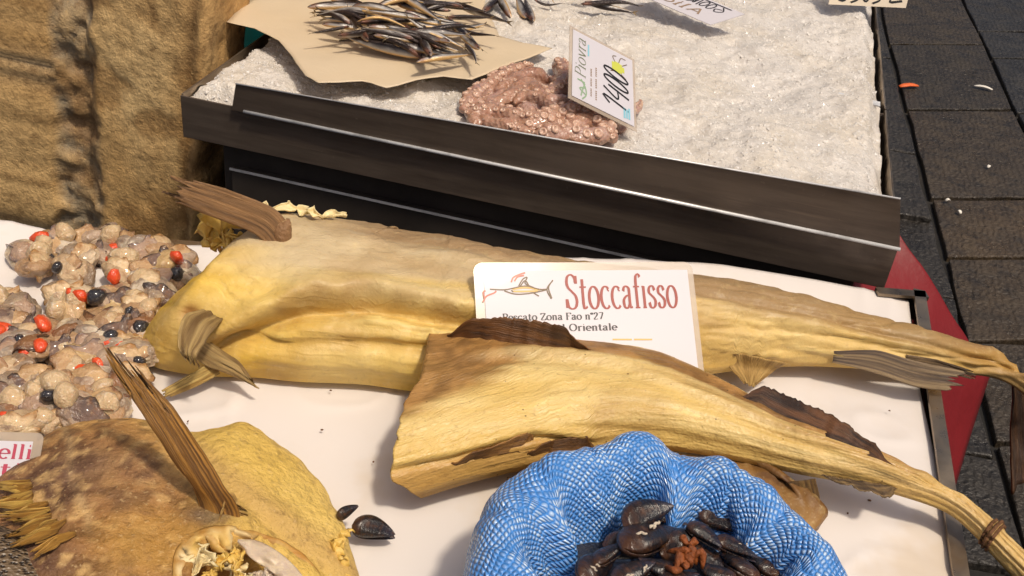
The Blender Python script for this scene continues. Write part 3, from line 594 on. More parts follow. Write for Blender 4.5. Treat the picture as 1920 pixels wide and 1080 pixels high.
# ------------------------------------------------------------------ cards standing on the ice
def quad_card(root, name, c, m, thick=.0012):
    me = mesh('card', c, [(0, 1, 2, 3)]); o = link(name, me, m, root, False); solid(o, thick); return o
def perp_top(b0, b1, px):
    best = None
    for z in np.linspace(.06, .32, 261):
        t = P(*px, z); d = abs(np.dot(t - b0, b1 - b0)) / (np.linalg.norm(t - b0) * np.linalg.norm(b1 - b0))
        if best is None or d < best[0]: best = (d, t)
    return best[1]
def frame_of(c):
    ex = c[1] - c[0]; ey = c[3] - c[0]; w, h = np.linalg.norm(ex), np.linalg.norm(ey); ex = ex / w; ey = ey - ex * ey.dot(ex); ey /= np.linalg.norm(ey); return c[0], ex, ey, w, h
# octopus price card: its reading direction runs up the picture
best = None; p0 = P(1130, 150, .134)
for el in np.radians(np.arange(30, 80, 2)):
    for az in np.radians(np.arange(-180, 180, 4)):
        n_ = np.array([math.cos(el) * math.cos(az), math.cos(el) * math.sin(az), math.sin(el)]); vw = CAM - p0; vw /= np.linalg.norm(vw)
        if n_ @ vw < .3 or n_ @ SUN < .55: continue
        a_, b_, c_ = PN(1065, 182, p0, n_), PN(1194, 248, p0, n_), PN(1068, 46, p0, n_); cs = abs((b_ - a_) @ (c_ - a_)) / np.linalg.norm(b_ - a_) / np.linalg.norm(c_ - a_)
        cost = cs + .3 * abs(np.linalg.norm(c_ - a_) / np.linalg.norm(b_ - a_) - 1.35)
        if best is None or cost < best[0]: best = (cost, a_, b_, c_ - a_, n_)
b0, b1, up = best[1:4]; dz_ = max(0, .088 - min(b0[2], b1[2])); print('piovra', best, np.linalg.norm(up), np.linalg.norm(b1 - b0))
# corners in reading order: lower-left of the text = b1 side
c = [b1, b1 + up, b0 + up, b0]
r = empty('octopus_price_card', b0); tag(r, 'white laminated price card reading Piovra 14,00 leaning on the octopus', 'price card')
O, ex, ey, w, h = frame_of(c)
nz = np.cross(ex, ey)
quad_card(r, 'laminate', [O + nz * 0, O + ex * w, O + ex * w + ey * h, O + ey * h], M['laminate'], .0008)
mg = .045
I0 = O + ex * w * mg + ey * h * mg + nz * .0012; iw, ih = w * (1 - 2 * mg), h * (1 - 2 * mg)
r = quad_card(r, 'card', [I0, I0 + ex * iw, I0 + ex * iw + ey * ih, I0 + ey * ih], M['card_matt'], .0006)
B = I0 + nz * .0004
def at(u, v): return B + ex * iw * u + ey * ih * v
write('lettering', 'Piovra', r, M['ink_grey'], at(.33, .79), ex, ey, ih * .17, iw * .60, .12, .05, .12)
for v0, u0, u1 in ((.70, .12, .56), (.62, .1, .62)):
    stx = [[(u0 + (u1 - u0) * (k / 18.) + .003, 0), (u0 + (u1 - u0) * ((k + .72) / 18.), .0)] for k in range(18) if k % 6 != 5]
    link('lettering', stroke_mesh(stx, .02, .022, at(0, v0), ex * iw, ey * ih, False), M['ink_tan'], r, False)
link('lettering', stroke_mesh([[(.70, .745), (.88, .745)]], .02, .025, at(0, 0), ex * iw, ey * ih, False), M['ink_cyan'], r, False)
mk = [[(.10, .40), (.17, .50), (.17, .08)], [(.29, .50), (.24, .27), (.37, .27)], [(.36, .42), (.35, .08)], arc(.46, .29, .05, .20, 80, 440, 18), arc(.59, .29, .05, .20, 80, 440, 18)]
mk = [[(x_ + .22 * (y_ - .1), y_) for x_, y_ in q_] for q_ in mk]
link('price_lettering', stroke_mesh(mk, .028, .024, at(0, 0), ex * iw, ey * ih), M['ink_black'], r, False)
link('printed_fish', stroke_mesh([[(.02, .84), (.1, .78), (.2, .79), (.3, .86)], [(.1, .78), (.16, .88), (.2, .79)], [(.06, .86), (.14, .84), (.26, .80)], [(.28, .92), (.27, .8)]], .02, .02, at(0, 0), ex * iw, ey * ih), M['ink_green'], r, False)
cr = arc(.76, .25, .055, .075, 0, 360, 14)
link('printed_crab', stroke_mesh([[(.68, .29), (.84, .29)], [(.68, .25), (.84, .25)], [(.69, .21), (.83, .21)], [(.7, .33), (.82, .33)], [(.72, .17), (.8, .17)]], .05, .05, at(0, 0), ex * iw, ey * ih, False), M['ink_lime'], r, False)
link('printed_crab_leg', stroke_mesh([[(.83, .3), (.9, .34), (.93, .28)], [(.84, .24), (.93, .2), (.94, .12)], [(.82, .18), (.88, .1)], [(.68, .2), (.64, .12)], [(.69, .3), (.66, .38)]], .012, .012, at(0, 0), ex * iw, ey * ih), M['ink_fish'], r, False)
link('printed_stamp', stroke_mesh([[(.05, .16), (.2, .16)], [(.06, .12), (.19, .12)], [(.06, .08), (.22, .08)]], .03, .03, at(0, 0), ex * iw, ey * ih, False), M['ink_cyan'], r, False)
# card lying among the anchovies, written for the seller's side
c = [P(1396, 27, .112), P(1332, 47, .10), P(1180, -18, .112)]; c.append(c[0] + c[2] - c[1])
r = empty('anchovy_price_card', c[1]); tag(r, 'white handwritten card facing away, lying on ice beside the straight anchovies', 'price card')
r = quad_card(r, 'card', c, M['card_matt'])
Oc = np.array(c[3]); exx = (np.array(c[2]) - Oc); eyy = np.array(c[0]) - Oc     # reading frame turned towards the seller
O2 = np.array(c[0]); e1 = np.array(c[3]) - O2; e2 = np.array(c[1]) - O2
nn = np.cross(e1, e2); sgn = 1 if nn[2] > 0 else -1
for txt, y0, hh, sx0, m in (('Alici', .80, .26, .22, M['ink_dark']),):
    stx, wt = text_strokes(txt); stx = [[(sx0 + p[0] / wt * .55, y0 - p[1] / 1.5 * hh) for p in s] for s in stx]
    link('lettering', stroke_mesh(stx, .022, .03, O2, e1, e2, lift=sgn * .0012), M['ink_tan'], r, False)
mk = [[(.2, .12), (.14, .3), (.19, .42), (.23, .3), (.17, .24)], arc(.29, .27, .03, .14, 0, 360, 12), arc(.37, .27, .03, .14, 0, 360, 12), [(.44, .14), (.41, .44)], [(.47, .14), (.46, .4), (.52, .2), (.47, .3), (.53, .44)], [(.12, .08), (.9, .1)]]
link('price_lettering', stroke_mesh(mk, .014, .03, O2, e1, e2, lift=sgn * .0013), M['ink_dark'], r, False)
# cream card at the far right edge of the rear tray
b0, b1 = P(1553, 8, .09), P(1698, 15, .09)
upv = np.array([0, .35, .94]); c = [b0, b1, b1 + upv * .085, b0 + upv * .085]
r = empty('cream_price_card', b0); tag(r, 'cream handwritten price card standing at the corner of the rear ice tray', 'price card')
r = quad_card(r, 'card', c, M['cream_card'])
O, ex, ey, w, h = frame_of([np.array(v) for v in c]); nz = np.cross(ex, ey); O = O + nz * .0008
mk = [[(.16, .5), (.1, .3), (.12, .12), (.2, .1), (.22, .26), (.13, .28)], [(.34, .5), (.28, .32), (.36, .28), (.37, .14), (.28, .06)], arc(.47, .3, .05, .2, 90, 450, 16), [(.62, .5), (.57, .32), (.64, .28), (.65, .14), (.56, .06)], [(.78, .44), (.86, .52), (.9, .4), (.78, .12), (.94, .14)]]
link('lettering', stroke_mesh(mk, .022, .05, O, ex * w, ey * h), M['ink_black'], r, False)

# ------------------------------------------------------------------ red tarpaulin skirt beside the trays
def red():
    hem = catmull([P(1672, 415, -.015), P(1690, 445, -.02), P(1775, 575, -.1), P(1855, 706, -.2)], 20); hem2 = catmull([P(1855, 706, -.2), P(1828, 790, -.25), P(1797, 892, -.3), P(1760, 1010, -.36)], 20)[1:]
    hem = np.vstack([hem, hem2]); n = len(hem)
    top = np.array([(.345, .60 - .55 * k / (n - 1), -.02 - .10 * (k / (n - 1))) for k in range(n)])
    G = np.array([top + (hem - top) * s for s in np.linspace(0, 1, 26)])
    G[..., 2] += .006 * fbm(G, 9, 3, 4) * np.linspace(0, 1, 26)[:, None]
    o = link('red_tarpaulin', grid(G), M['red']); solid(o, .0012); tag(o, 'red tarpaulin corner hanging out beside the steel trays', 'tarpaulin')
red()

# ------------------------------------------------------------------ front tray and white paper
FR = P(1735, 545, .006)
far = [np.array([FR[0], FR[1], 0]), np.array([.10, .335, 0]), np.array([-.40, .165, 0]), np.array([-.95, .02, 0])]
t = empty('front_tray', (-.1, -.1, GZ)); tag(t, 'shallow steel display tray lined with white paper under the stockfish', 'tray')
base = [(FR[0] - .004, FR[1] - .004, -.034), (-.95, .016, -.034), (-.95, -.75, -.034), (.438, -.75, -.034)]
link('pan', prism(base, .006), M['steel'], t, False)
def wall(a, b, name):
    a, b = np.array(a), np.array(b); d = (b - a) / np.linalg.norm(b - a); nrm = np.array([-d[1], d[0], 0])
    prof = [(0, -.036), (0, .006), (.014, .006), (.014, .002), (.003, .002), (.003, -.036)]
    G = np.array([[p + nrm * u + np.array([0, 0, v]) for u, v in prof] for p in (a, b)]); link(name, grid(G, True, True), M['rim'], t, False)
wall((.438, -.75, 0), (FR[0], FR[1], 0), 'side_wall')
bw = np.array([FR[0] - .06, FR[1] - .0005 - .06 * (FR[1] - .016) / (FR[0] + .95), 0]); wall((FR[0], FR[1] - .0005, 0), bw, 'back_wall'); wall(bw + [0, 0, -.012], (-.95, .016, -.012), 'back_wall')
link('table_top', box_mesh(-.94, .40, -.74, .0, -.075, -.042, .003), M['steel_dark'], t, False)
for x, y in ((.36, -.70), (.36, -.04), (-.90, -.70), (-.90, -.04)): link('leg', box_mesh(x - .02, x + .02, y - .02, y + .02, GZ, -.076, .003), M['steel_dark'], t, False)

def paper_front():
    fe = catmull([P(-160, 395, .02), P(0, 409, .022), P(110, 432, .016), P(220, 452, .012), P(400, 455, .012), P(650, 462, .010), P(900, 478, .008), P(1150, 482, .012), P(1250, 487, .018), P(1330, 489, .020), P(1450, 506, .014), P(1600, 531, .008), P(1706, 556, .0)], 240)
    ne = catmull([np.array([-.95, -.6, 0]), np.array([-.3, -.6, 0]), np.array([.405, -.6, 0])], 240)
    re = catmull([P(1706, 556, .0), P(1722, 690, 0), P(1745, 800, 0), P(1775, 950, 0), P(1800, 1080, 0), np.array([.41, -.3, 0]), np.array([.405, -.6, 0])], 200)
    v = np.linspace(0, 1, 200); u = np.linspace(0, 1, 240)
    le = fe[0] + (ne[0] - fe[0]) * v[:, None]
    G = (1 - v)[:, None, None] * fe[None] + v[:, None, None] * ne[None] + (1 - u)[None, :, None] * le[:, None] + u[None, :, None] * re[:, None]
    G -= (((1 - v)[:, None] * (1 - u)[None])[..., None] * fe[0] + ((1 - v)[:, None] * u[None])[..., None] * fe[-1] + (v[:, None] * (1 - u)[None])[..., None] * ne[0] + (v[:, None] * u[None])[..., None] * ne[-1])
    d = np.linalg.norm(G[:, :, :2] - fe[None, :, :2], axis=2); zr = np.clip(fe[:, 2], 0, 1)[None] * np.exp(-(d / .05) ** 2)
    w = G.copy(); w[..., 2] = 0
    ridge = 1 - np.abs(fbm(w + .02 * np.stack([noise(w, 8, 1), noise(w, 8, 2), w[..., 0] * 0], -1), 5.5, 2, 42)); ridge2 = 1 - np.abs(fbm(w * [1, .5, 1], 11, 2, 77))
    G[..., 2] = zr - .004 + .0026 * fbm(w, 6, 3, 6) + .0022 * np.clip(1 - (1 - ridge) * 7, 0, 1) ** 1.3 + .0014 * np.clip(1 - (1 - ridge2) * 6, 0, 1) ** 1.3
    o = link('lining_paper', grid(G), M['paper']); solid(o, .0005); tag(o, 'creased white paper lining the front tray under fish and shellfish', 'paper')
paper_front()

r9 = random.Random(12)
for x, y in [(620, 732), (352, 790), (1630, 938), (604, 806), (1668, 770), (700, 866), (1590, 962)]:
    bm = bmesh.new(); bmesh.ops.create_icosphere(bm, subdivisions=1, radius=1); c_ = P(x, y, .0005); k_ = [r9.uniform(.0008, .0024), r9.uniform(.0008, .0016), .0007]; me = bpy.data.meshes.new('crumb')
    for v in bm.verts: v.co = Vector(c_) + Vector((v.co.x * k_[0], v.co.y * k_[1], v.co.z * k_[2])) * r9.uniform(.7, 1.2)
    bm.to_mesh(me); bm.free(); tag(link('crumb', me, M['twine']), 'tiny brown crumb of dried fish on the white paper', 'crumb', 'crumbs on the white paper')

# ------------------------------------------------------------------ dried fish bodies measured station by station
def fish_body(stations, k, z0, ns=200, nt=48, p=.75, uext=None, shear=1.):
    """stations: (low x, low y, up x, up y); returns grid of the upper skin [ns, nt, 3]"""
    S = catmull(np.array(stations, float), ns)
    z0 = np.interp(np.linspace(0, 1, ns), np.linspace(0, 1, len(np.atleast_1d(z0))), np.atleast_1d(z0)); k = np.interp(np.linspace(0, 1, ns), np.linspace(0, 1, len(np.atleast_1d(k))), np.atleast_1d(k))
    Lo = np.array([P(S[i, 0], S[i, 1], z0[i]) for i in range(ns)])
    ax = np.gradient(Lo, axis=0)
    for _ in range(25): ax[1:-1] = (ax[:-2] + ax[1:-1] * 2 + ax[2:]) / 4
    ax[:, 2] = 0; ax /= np.linalg.norm(ax, axis=1)[:, None]
    gd0 = np.stack([-ax[:, 1], ax[:, 0], ax[:, 2] * 0], 1); hh = .4 * k * .15
    shear = np.interp(np.linspace(0, 1, ns), np.linspace(0, 1, len(np.atleast_1d(shear))), np.atleast_1d(shear))[:, None]
    for _ in range(2):
        gd = np.array([P(S[i, 2], S[i, 3], z0[i] + hh[i]) for i in range(ns)]) - Lo; wdt = np.linalg.norm(gd[:, :2], axis=1) * 1.6; hh = np.clip(k * wdt * .9, .004, .2); gd[:, 2] = 0
    gd /= np.linalg.norm(gd, axis=1)[:, None]; gd = gd * shear + gd0 * (1 - shear)
    for _ in range(12): gd[1:-1] = (gd[:-2] + gd[1:-1] * 2 + gd[2:]) / 4
    gd /= np.linalg.norm(gd, axis=1)[:, None]
    ph = np.linspace(0, np.pi, nt); cy = (1 - np.cos(ph)) / 2; cz = np.sin(ph) ** p
    G = np.zeros((ns, nt, 3)); U = S[:, 2:]; o_ = np.argsort(U[:, 0]); ux, uy = U[o_, 0], U[o_, 1]
    if uext: e_ = np.array(uext); ux, uy = np.r_[ux, e_[:, 0]], np.r_[uy, e_[:, 1]]; o_ = np.argsort(ux); ux, uy = ux[o_], uy[o_]
    for i in range(ns):
        lo, hi = .001, .6
        for _ in range(22):
            w_ = (lo + hi) / 2
            sec = Lo[i] + w_ * (cy[:, None] * gd[i] + k[i] * cz[:, None] * np.array([0, 0, 1.])); q = proj(sec)
            if (q[:, 1] - np.interp(q[:, 0], ux, uy)).min() < 0: hi = w_
            else: lo = w_
        G[i] = sec
    for _ in range(3): G[1:-1] = (G[:-2] + 2 * G[1:-1] + G[2:]) / 4
    return G, Lo, gd, ax
def normals(G):
    n = np.cross(np.gradient(G, axis=0), np.gradient(G, axis=1)); n /= np.linalg.norm(n, axis=2)[..., None] + 1e-12
    return n
def arclen(G):
    u = np.r_[0, np.cumsum(np.linalg.norm(np.diff(G[:, G.shape[1] // 2], axis=0), axis=1))]; v = np.c_[np.zeros(len(G)), np.cumsum(np.linalg.norm(np.diff(G, axis=1), axis=2), axis=1)]
    return np.stack([u[:, None] * np.ones_like(v), v], -1)
def close_under(G, C, UV, nb=5, lift=.004):
    a, b = G[:, -1], G[:, 0]; s = np.linspace(0, 1, nb + 2)[1:-1]
    bot = a[:, None] + (b - a)[:, None] * s[None, :, None]; bot[..., 2] += lift * np.sin(s * np.pi)
    Cb = np.tile(C[:, :1], (1, nb, 1)); Ub = UV[:, -1:] + np.stack([s * 0, s * .05], -1)[None]
    return np.concatenate([G, bot], 1), np.concatenate([C, Cb], 1), np.concatenate([UV, Ub], 1)
def surf(G, px, py):
    q = proj(G); d = np.linalg.norm(q - np.array([px, py]), axis=2)
    near = np.argwhere(d < d.min() + 3)
    i, j = max(near, key=lambda ij: -np.linalg.norm(G[ij[0], ij[1]] - CAM)); return G[i, j].copy()

# --- the long stockfish behind the sign
st1 = [(264, 655, 282, 592), (285, 685, 330, 546), (330, 698, 398, 485), (400, 706, 452, 428), (480, 708, 545, 402), (560, 716, 640, 410), (680, 721, 750, 428), (785, 735, 850, 443), (900, 738, 960, 464), (1050, 735, 1090, 483), (1200, 725, 1230, 503),
       (1330, 702, 1370, 522), (1430, 690, 1460, 540), (1520, 687, 1550, 563), (1620, 692, 1640, 590), (1720, 701, 1735, 613), (1800, 702, 1805, 634), (1860, 708, 1862, 652), (1905, 728, 1915, 684), (1945, 765, 1965, 722)]
G1, Lo, gd, ax = fish_body(st1, [.4, .42, .45, .5, .55, .6, .7, .8, .8], [.006, .006, .006, .006, .008, .012, .016, .014, 0], 300, 84, .62, [(262, 640), (250, 700)], [1, .7, .3, 0, 0, 0, 0, 0, 0])
ns, nt = G1.shape[:2]; s = np.linspace(0, 1, ns)[:, None]; tt = np.linspace(0, 1, nt)[None]; N1 = normals(G1)
if N1[ns // 2, nt // 2, 2] < 0: N1 = -N1
q1 = proj(G1); X1, Y1 = q1[..., 0], q1[..., 1]
yl = np.interp(X1, [300, 400, 470, 560, 690, 760, 850, 1000, 1300], [690, 645, 612, 574, 562, 578, 592, 610, 640]); e1 = sstep(330, 430, X1) * (1 - sstep(900, 1250, X1))
yr = np.interp(X1, [300, 480, 700, 900, 1300], [640, 648, 655, 672, 690])
wv = np.stack([G1[..., 0] * 3, np.tile(tt, (ns, 1)) * 6, G1[..., 0] * 0], -1); nz = fbm(wv, 2.4, 4, 8); fine = fbm(G1, 40, 3, 2); lump = fbm(G1, 12, 3, 33); rdg = np.clip(1 - 3 * np.abs(fbm(np.stack([X1 / 170, (Y1 - .14 * X1) / 24, 0 * X1], -1), 1., 3, 91)), 0, 1)
dl = Y1 - yl + 8 * lump
dsp = e1 * (-.020 * gauss(dl, 18, 17) + .010 * gauss(dl, -20, 22)) * (1 - .6 * sstep(760, 1000, X1))
dr = Y1 - yr + 6 * lump
dsp += sstep(380, 460, X1) * (1 - sstep(1250, 1400, X1)) * (-.007 * gauss(dr, -6, 9) + .006 * gauss(dr, 30, 26))
wr = np.abs(fbm(np.stack([X1 / 420, (Y1 - .16 * (X1 - 500)) / 17, 0 * X1], -1), 1., 2, 12)); belly = sstep(0, 25, dl) * (1 - sstep(-20, 0, dr)) * sstep(420, 560, X1)
dsp += belly * .007 * np.clip(1 - wr * 2.6, 0, 1) ** 2
dsp += -.0022 * rdg ** 2 + .0030 * lump + .0011 * fbm(G1, 60, 3, 5)
ymid = np.interp(X1, [850, 1300, 1500, 1800], [560, 610, 622, 672]); dsp += sstep(1200, 1320, X1) * -.0028 * gauss(Y1 - ymid + 5 * lump, 0, 7)
yd = np.interp(X1, [560, 850, 1300, 1600, 1900], [418, 462, 545, 608, 690]); dsp += sstep(700, 860, X1) * (-.0035 * gauss(Y1 - yd + 4 * lump, 0, 6) + .002 * gauss(Y1 - yd, 14, 9))
dsp -= .006 * gauss(np.hypot(X1 - 352, (Y1 - 590) * 1.2), 0, 16)
yt = np.interp(X1, [1500, 1700, 1760, 1830], [640, 668, 672, 690]); dsp -= .004 * sstep(1640, 1700, X1) * gauss(Y1 - yt, 0, 6)
G1 = G1 + N1 * (dsp * sstep(0, .04, tt) * (1 - sstep(.97, 1, tt)))[..., None]
yel, grey, brn, pale = rgb(230, 188, 70), rgb(208, 192, 160), rgb(132, 102, 72), rgb(238, 216, 146)
C1 = mixc(np.broadcast_to(yel, (ns, nt, 3)), pale, np.clip(.35 + .9 * lump, 0, 1) * .7)
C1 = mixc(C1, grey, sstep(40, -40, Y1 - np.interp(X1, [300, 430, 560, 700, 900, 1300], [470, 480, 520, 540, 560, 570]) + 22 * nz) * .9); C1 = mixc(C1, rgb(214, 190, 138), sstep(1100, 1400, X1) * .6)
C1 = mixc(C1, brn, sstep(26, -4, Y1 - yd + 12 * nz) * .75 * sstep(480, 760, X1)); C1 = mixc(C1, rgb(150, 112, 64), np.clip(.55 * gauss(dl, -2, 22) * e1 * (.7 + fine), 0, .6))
C1 = mixc(C1, rgb(150, 124, 96), gauss(Y1 - yd, 48, 16) * sstep(780, 900, X1) * (1 - sstep(1300, 1400, X1)) * np.clip(.5 + nz, 0, 1) * .6)
C1 = mixc(C1, rgb(128, 94, 62), sstep(1740, 1900, X1 + 20 * nz) * .65); C1 = mixc(C1, rgb(150, 82, 26), np.clip(gauss(np.hypot(X1 - 356, (Y1 - 590) * 1.1), 0, 17) * (1 + fine), 0, .85))
C1 = mixc(C1, rgb(196, 154, 66), np.clip(gauss(dr, -4, 9) * sstep(420, 560, X1) * .5 + belly * np.clip(wr * 1.2 - .2, 0, .4), 0, .6)); C1 = mixc(C1, rgb(164, 132, 86), np.clip(fbm(G1, 18, 3, 71) - .15, 0, 1) * .5)
f1 = empty('stockfish', G1[ns // 2, 0]); tag(f1, 'long yellow dried stockfish lying behind its name card, tail over the tray edge', 'dried fish', 'dried stockfish')
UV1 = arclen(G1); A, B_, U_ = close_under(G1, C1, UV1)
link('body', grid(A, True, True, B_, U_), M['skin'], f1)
cB, cD, cY, cG = rgb(136, 104, 76), rgb(74, 52, 32), rgb(226, 190, 104), rgb(164, 134, 84)
def fin(name, parent, pts, width, wdir, m='fin', nc=16, flute=.0012, nfl=6, cup=0., rag=.01, seed=0, a=cB, b=cD, t=.0012, n=26):
    me = strip_mesh(catmull(pts, n), np.interp(np.linspace(0, 1, n), np.linspace(0, 1, len(np.atleast_1d(width))), np.atleast_1d(width)), wdir, nc, flute, nfl, cup, rag, seed, cA=a, cB=b)
    o = link(name, me, M[m], parent); solid(o, t); return o
def wdir_px(c, dpx):
    """direction that shows as the given picture slope while staying square to the view"""
    q = np.asarray(c); d = to_world(np.array([dpx[0], dpx[1], 0.])); return d
b = surf(G1, 528, 448)
fin('pectoral_fin', f1, [b + [0, 0, -.004], P(500, 418, b[2] + .016), P(430, 388, b[2] + .036), P(334, 354, b[2] + .056)], [.036, .03, .03, .025], wdir_px(b, (.42, -.9)), flute=.0010, nfl=5, cup=.003, rag=.012, seed=3, t=.0025, a=rgb(166, 126, 84), b=rgb(104, 76, 50))
bm = bmesh.new(); bmesh.ops.create_icosphere(bm, subdivisions=3, radius=1); me = bpy.data.meshes.new('knob')
kb = surf(G1, 532, 440)
for v in bm.verts:
    n_ = 1 + .18 * float(noise(np.array(v.co), 2.2, 4)); v.co = Vector((kb[0] + v.co.x * .009 * n_ + v.co.z * .004, kb[1] + v.co.y * .012 * n_, kb[2] + .002 + v.co.z * .017 * n_))
bm.to_mesh(me); bm.free(); ca = me.color_attributes.new('Col', 'FLOAT_COLOR', 'POINT'); ca.data.foreach_set('color', np.tile([*rgb(146, 110, 76), 1.], len(me.vertices)))
link('fin_joint', me, M['mottle'], f1)
def ruffle(name, parent, pts, width, seed, m='tissue', amp=.006, wd=(0, .4, 1)):
    n = 46; c = catmull(pts, n); k = np.arange(n)[:, None] * np.array([[.23, 0, 0]])
    for d in range(3): c[:, d] += amp * .9 * fbm(k + [0, d * 7., seed], 1., 3, seed + d)
    wv_ = np.clip(1 + 1.1 * fbm(k, 1.7, 3, seed + 9), .25, 2.2); ends = np.sin(np.linspace(.25, np.pi - .15, n)) ** .6
    wd = np.tile(np.asarray(wd, float), (n, 1)) + .9 * np.stack([fbm(k + [0, j * 5., 0], .8, 2, seed + 20 + j) for j in range(3)], 1)
    me = strip_mesh(c, np.asarray(width) * wv_ * ends, wd, 11, .0025, 2, .003 * (1 if seed % 2 else -1), 0, seed); o = link(name, me, M[m], parent); solid(o, .0008); return o
z_ = surf(G1, 450, 440)[2]
ruffle('dried_frill', f1, [P(384, 412, z_ - .004), P(410, 436, z_ - .006), P(446, 428, z_ + .0), P(470, 420, z_)], .034, 2)
ruffle('dried_frill', f1, [P(390, 444, z_ - .012), P(420, 452, z_ - .012), P(452, 440, z_ - .006)], .026, 5)
z_ = surf(G1, 560, 408)[2]
ruffle('torn_skin', f1, [P(452, 384, z_ + .004), P(510, 388, z_ + .002), P(560, 394, z_), P(610, 406, z_ - .001), P(650, 408, z_ + .001)], .012, 9, 'pale_tissue', .002, (0, .9, .5))
b = surf(G1, 385, 596)
fin('pelvic_fin', f1, [surf(G1, 402, 592) + [0, -.002, .004], P(372, 606, b[2] + .012), P(352, 652, b[2] + .004), P(356, 672, b[2] - .004)], [.02, .030, .026, .012], wdir_px(b, (.9, .45)), flute=.0025, nfl=4, rag=.008, seed=6, a=rgb(190, 160, 104), b=rgb(120, 92, 54))
fin('pelvic_fin', f1, [surf(G1, 372, 652) + [0, -.004, .004], P(400, 670, .034), P(440, 690, .03), P(474, 718, .02)], [.022, .020, .014, .003], wdir_px(b, (.5, -.85)), flute=.002, nfl=4, rag=.008, seed=8, a=rgb(196, 166, 110), b=rgb(134, 104, 60))
fin('dried_rib', f1, [P(408, 688, .022), P(365, 712, .016), P(312, 738, .008)], [.014, .013, .008], wdir_px(b, (.35, .9)), flute=.001, nfl=2, rag=.004, seed=11, a=rgb(226, 196, 120), b=rgb(170, 134, 70), t=.002)
b = surf(G1, 1640, 676)
fin('anal_fin', f1, [surf(G1, 1560, 668) + [0, -.002, .0], surf(G1, 1640, 676) + [0, -.006, .002], P(1720, 702, b[2] - .002), P(1794, 714, b[2] - .006)], [.012, .024, .026, .024], wdir_px(b, (-.15, .95)), flute=.001, nfl=5, rag=.012, seed=4, a=rgb(170, 146, 112), b=rgb(78, 68, 66))
fin('anal_fin', f1, [surf(G1, 1700, 672), P(1760, 686, b[2]), P(1812, 700, b[2] + .002)], [.008, .012, .008], wdir_px(b, (-.2, .95)), flute=.001, nfl=4, rag=.01, seed=14, a=rgb(140, 116, 84), b=rgb(70, 56, 46))
b = surf(G1, 1410, 672)
fin('ventral_fin', f1, [b + [0, 0, .0], P(1405, 690, .02), P(1406, 722, .012)], [.075, .045, .012], wdir_px(b, (1, .2)), flute=.0008, nfl=3, rag=.002, seed=2, a=rgb(206, 170, 104), b=rgb(150, 116, 62))
fin('tail_fin', f1, [P(1915, 705, .0), P(1925, 760, -.03), P(1930, 830, -.07), P(1945, 920, -.11)], [.02, .035, .045, .06], wdir_px(b, (1, .05)), flute=.002, nfl=6, rag=.012, seed=5, a=rgb(84, 54, 28), b=rgb(48, 30, 18), t=.003)

# --- the dark fillet underneath the front stockfish
st3 = [(960, 985, 972, 900), (1000, 985, 1010, 872), (1100, 990, 1110, 850), (1250, 1000, 1260, 850), (1400, 1000, 1410, 860), (1480, 1010, 1488, 880), (1530, 1005, 1536, 905), (1548, 980, 1550, 925)]
G3, *_ = fish_body(st3, [.3], [.004], 110, 34, .6, None, 0.); n3, m3 = G3.shape[:2]; s3 = np.linspace(0, 1, n3)[:, None]; t3 = np.linspace(0, 1, m3)[None]
N3 = normals(G3); N3 = N3 if N3[n3 // 2, m3 // 2, 2] > 0 else -N3
G3 = G3 + N3 * (.006 * fbm(G3 * [1, .35, 1], 34, 4, 3))[..., None]
C3 = mixc(np.broadcast_to(rgb(110, 76, 44), (n3, m3, 3)), rgb(168, 132, 82), np.clip(.3 + fbm(G3, 20, 3, 7), 0, 1)); C3 = mixc(C3, rgb(60, 38, 22), sstep(.2, -.3, fbm(G3, 12, 3, 4)) * .5)
f3 = empty('dried_fillet', G3[n3 // 2, 0]); tag(f3, 'dark brown dried fish fillet pressed under the front stockfish and behind the sack', 'dried fish')
A, B_, U_ = close_under(G3, C3, arclen(G3)); link('body', grid(A, True, True, B_, U_), M['skin'], f3)
fin('dark_fin', f3, [surf(G3, 990, 900), surf(G3, 985, 925) + [0, 0, .002], P(978, 965, .004)], [.03, .036, .02], wdir_px(G3[0, 0], (1, -.1)), flute=.0015, nfl=5, rag=.006, seed=22, a=rgb(84, 56, 34), b=rgb(46, 30, 18))
fin('dark_fin', f3, [surf(G3, 1500, 905) + [0, 0, .004], P(1512, 940, .022), P(1508, 1000, .006)], [.024, .024, .014], wdir_px(G3[0, 0], (1, -.1)), flute=.0015, nfl=4, rag=.006, seed=23, a=rgb(120, 92, 48), b=rgb(70, 48, 26))

# --- the front stockfish, cut off square at its left end
st2 = [(792, 934, 806, 614), (880, 906, 930, 619), (1000, 876, 1050, 632), (1100, 852, 1180, 651), (1190, 842, 1280, 680), (1300, 850, 1370, 722), (1420, 872, 1450, 762), (1500, 890, 1550, 806), (1600, 908, 1650, 848), (1700, 934, 1715, 880), (1775, 962, 1782, 912), (1822, 1000, 1836, 948), (1868, 1050, 1888, 1000), (1925, 1110, 1948, 1062)]
G2, Lo, gd, ax = fish_body(st2, [.28, .30, .34, .38, .45, .6, .8, .9, 1., 1.], [.018, .024, .03, .032, .032, .034, .036, .034, .02, .0], 270, 76, .56, [(560, 614)], [1, .7, .3, .1, 0, 0, 0, 0, 0])
ns, nt = G2.shape[:2]; s = np.linspace(0, 1, ns)[:, None]; tt = np.linspace(0, 1, nt)[None]; N2 = normals(G2)
if N2[ns // 2, nt // 2, 2] < 0: N2 = -N2
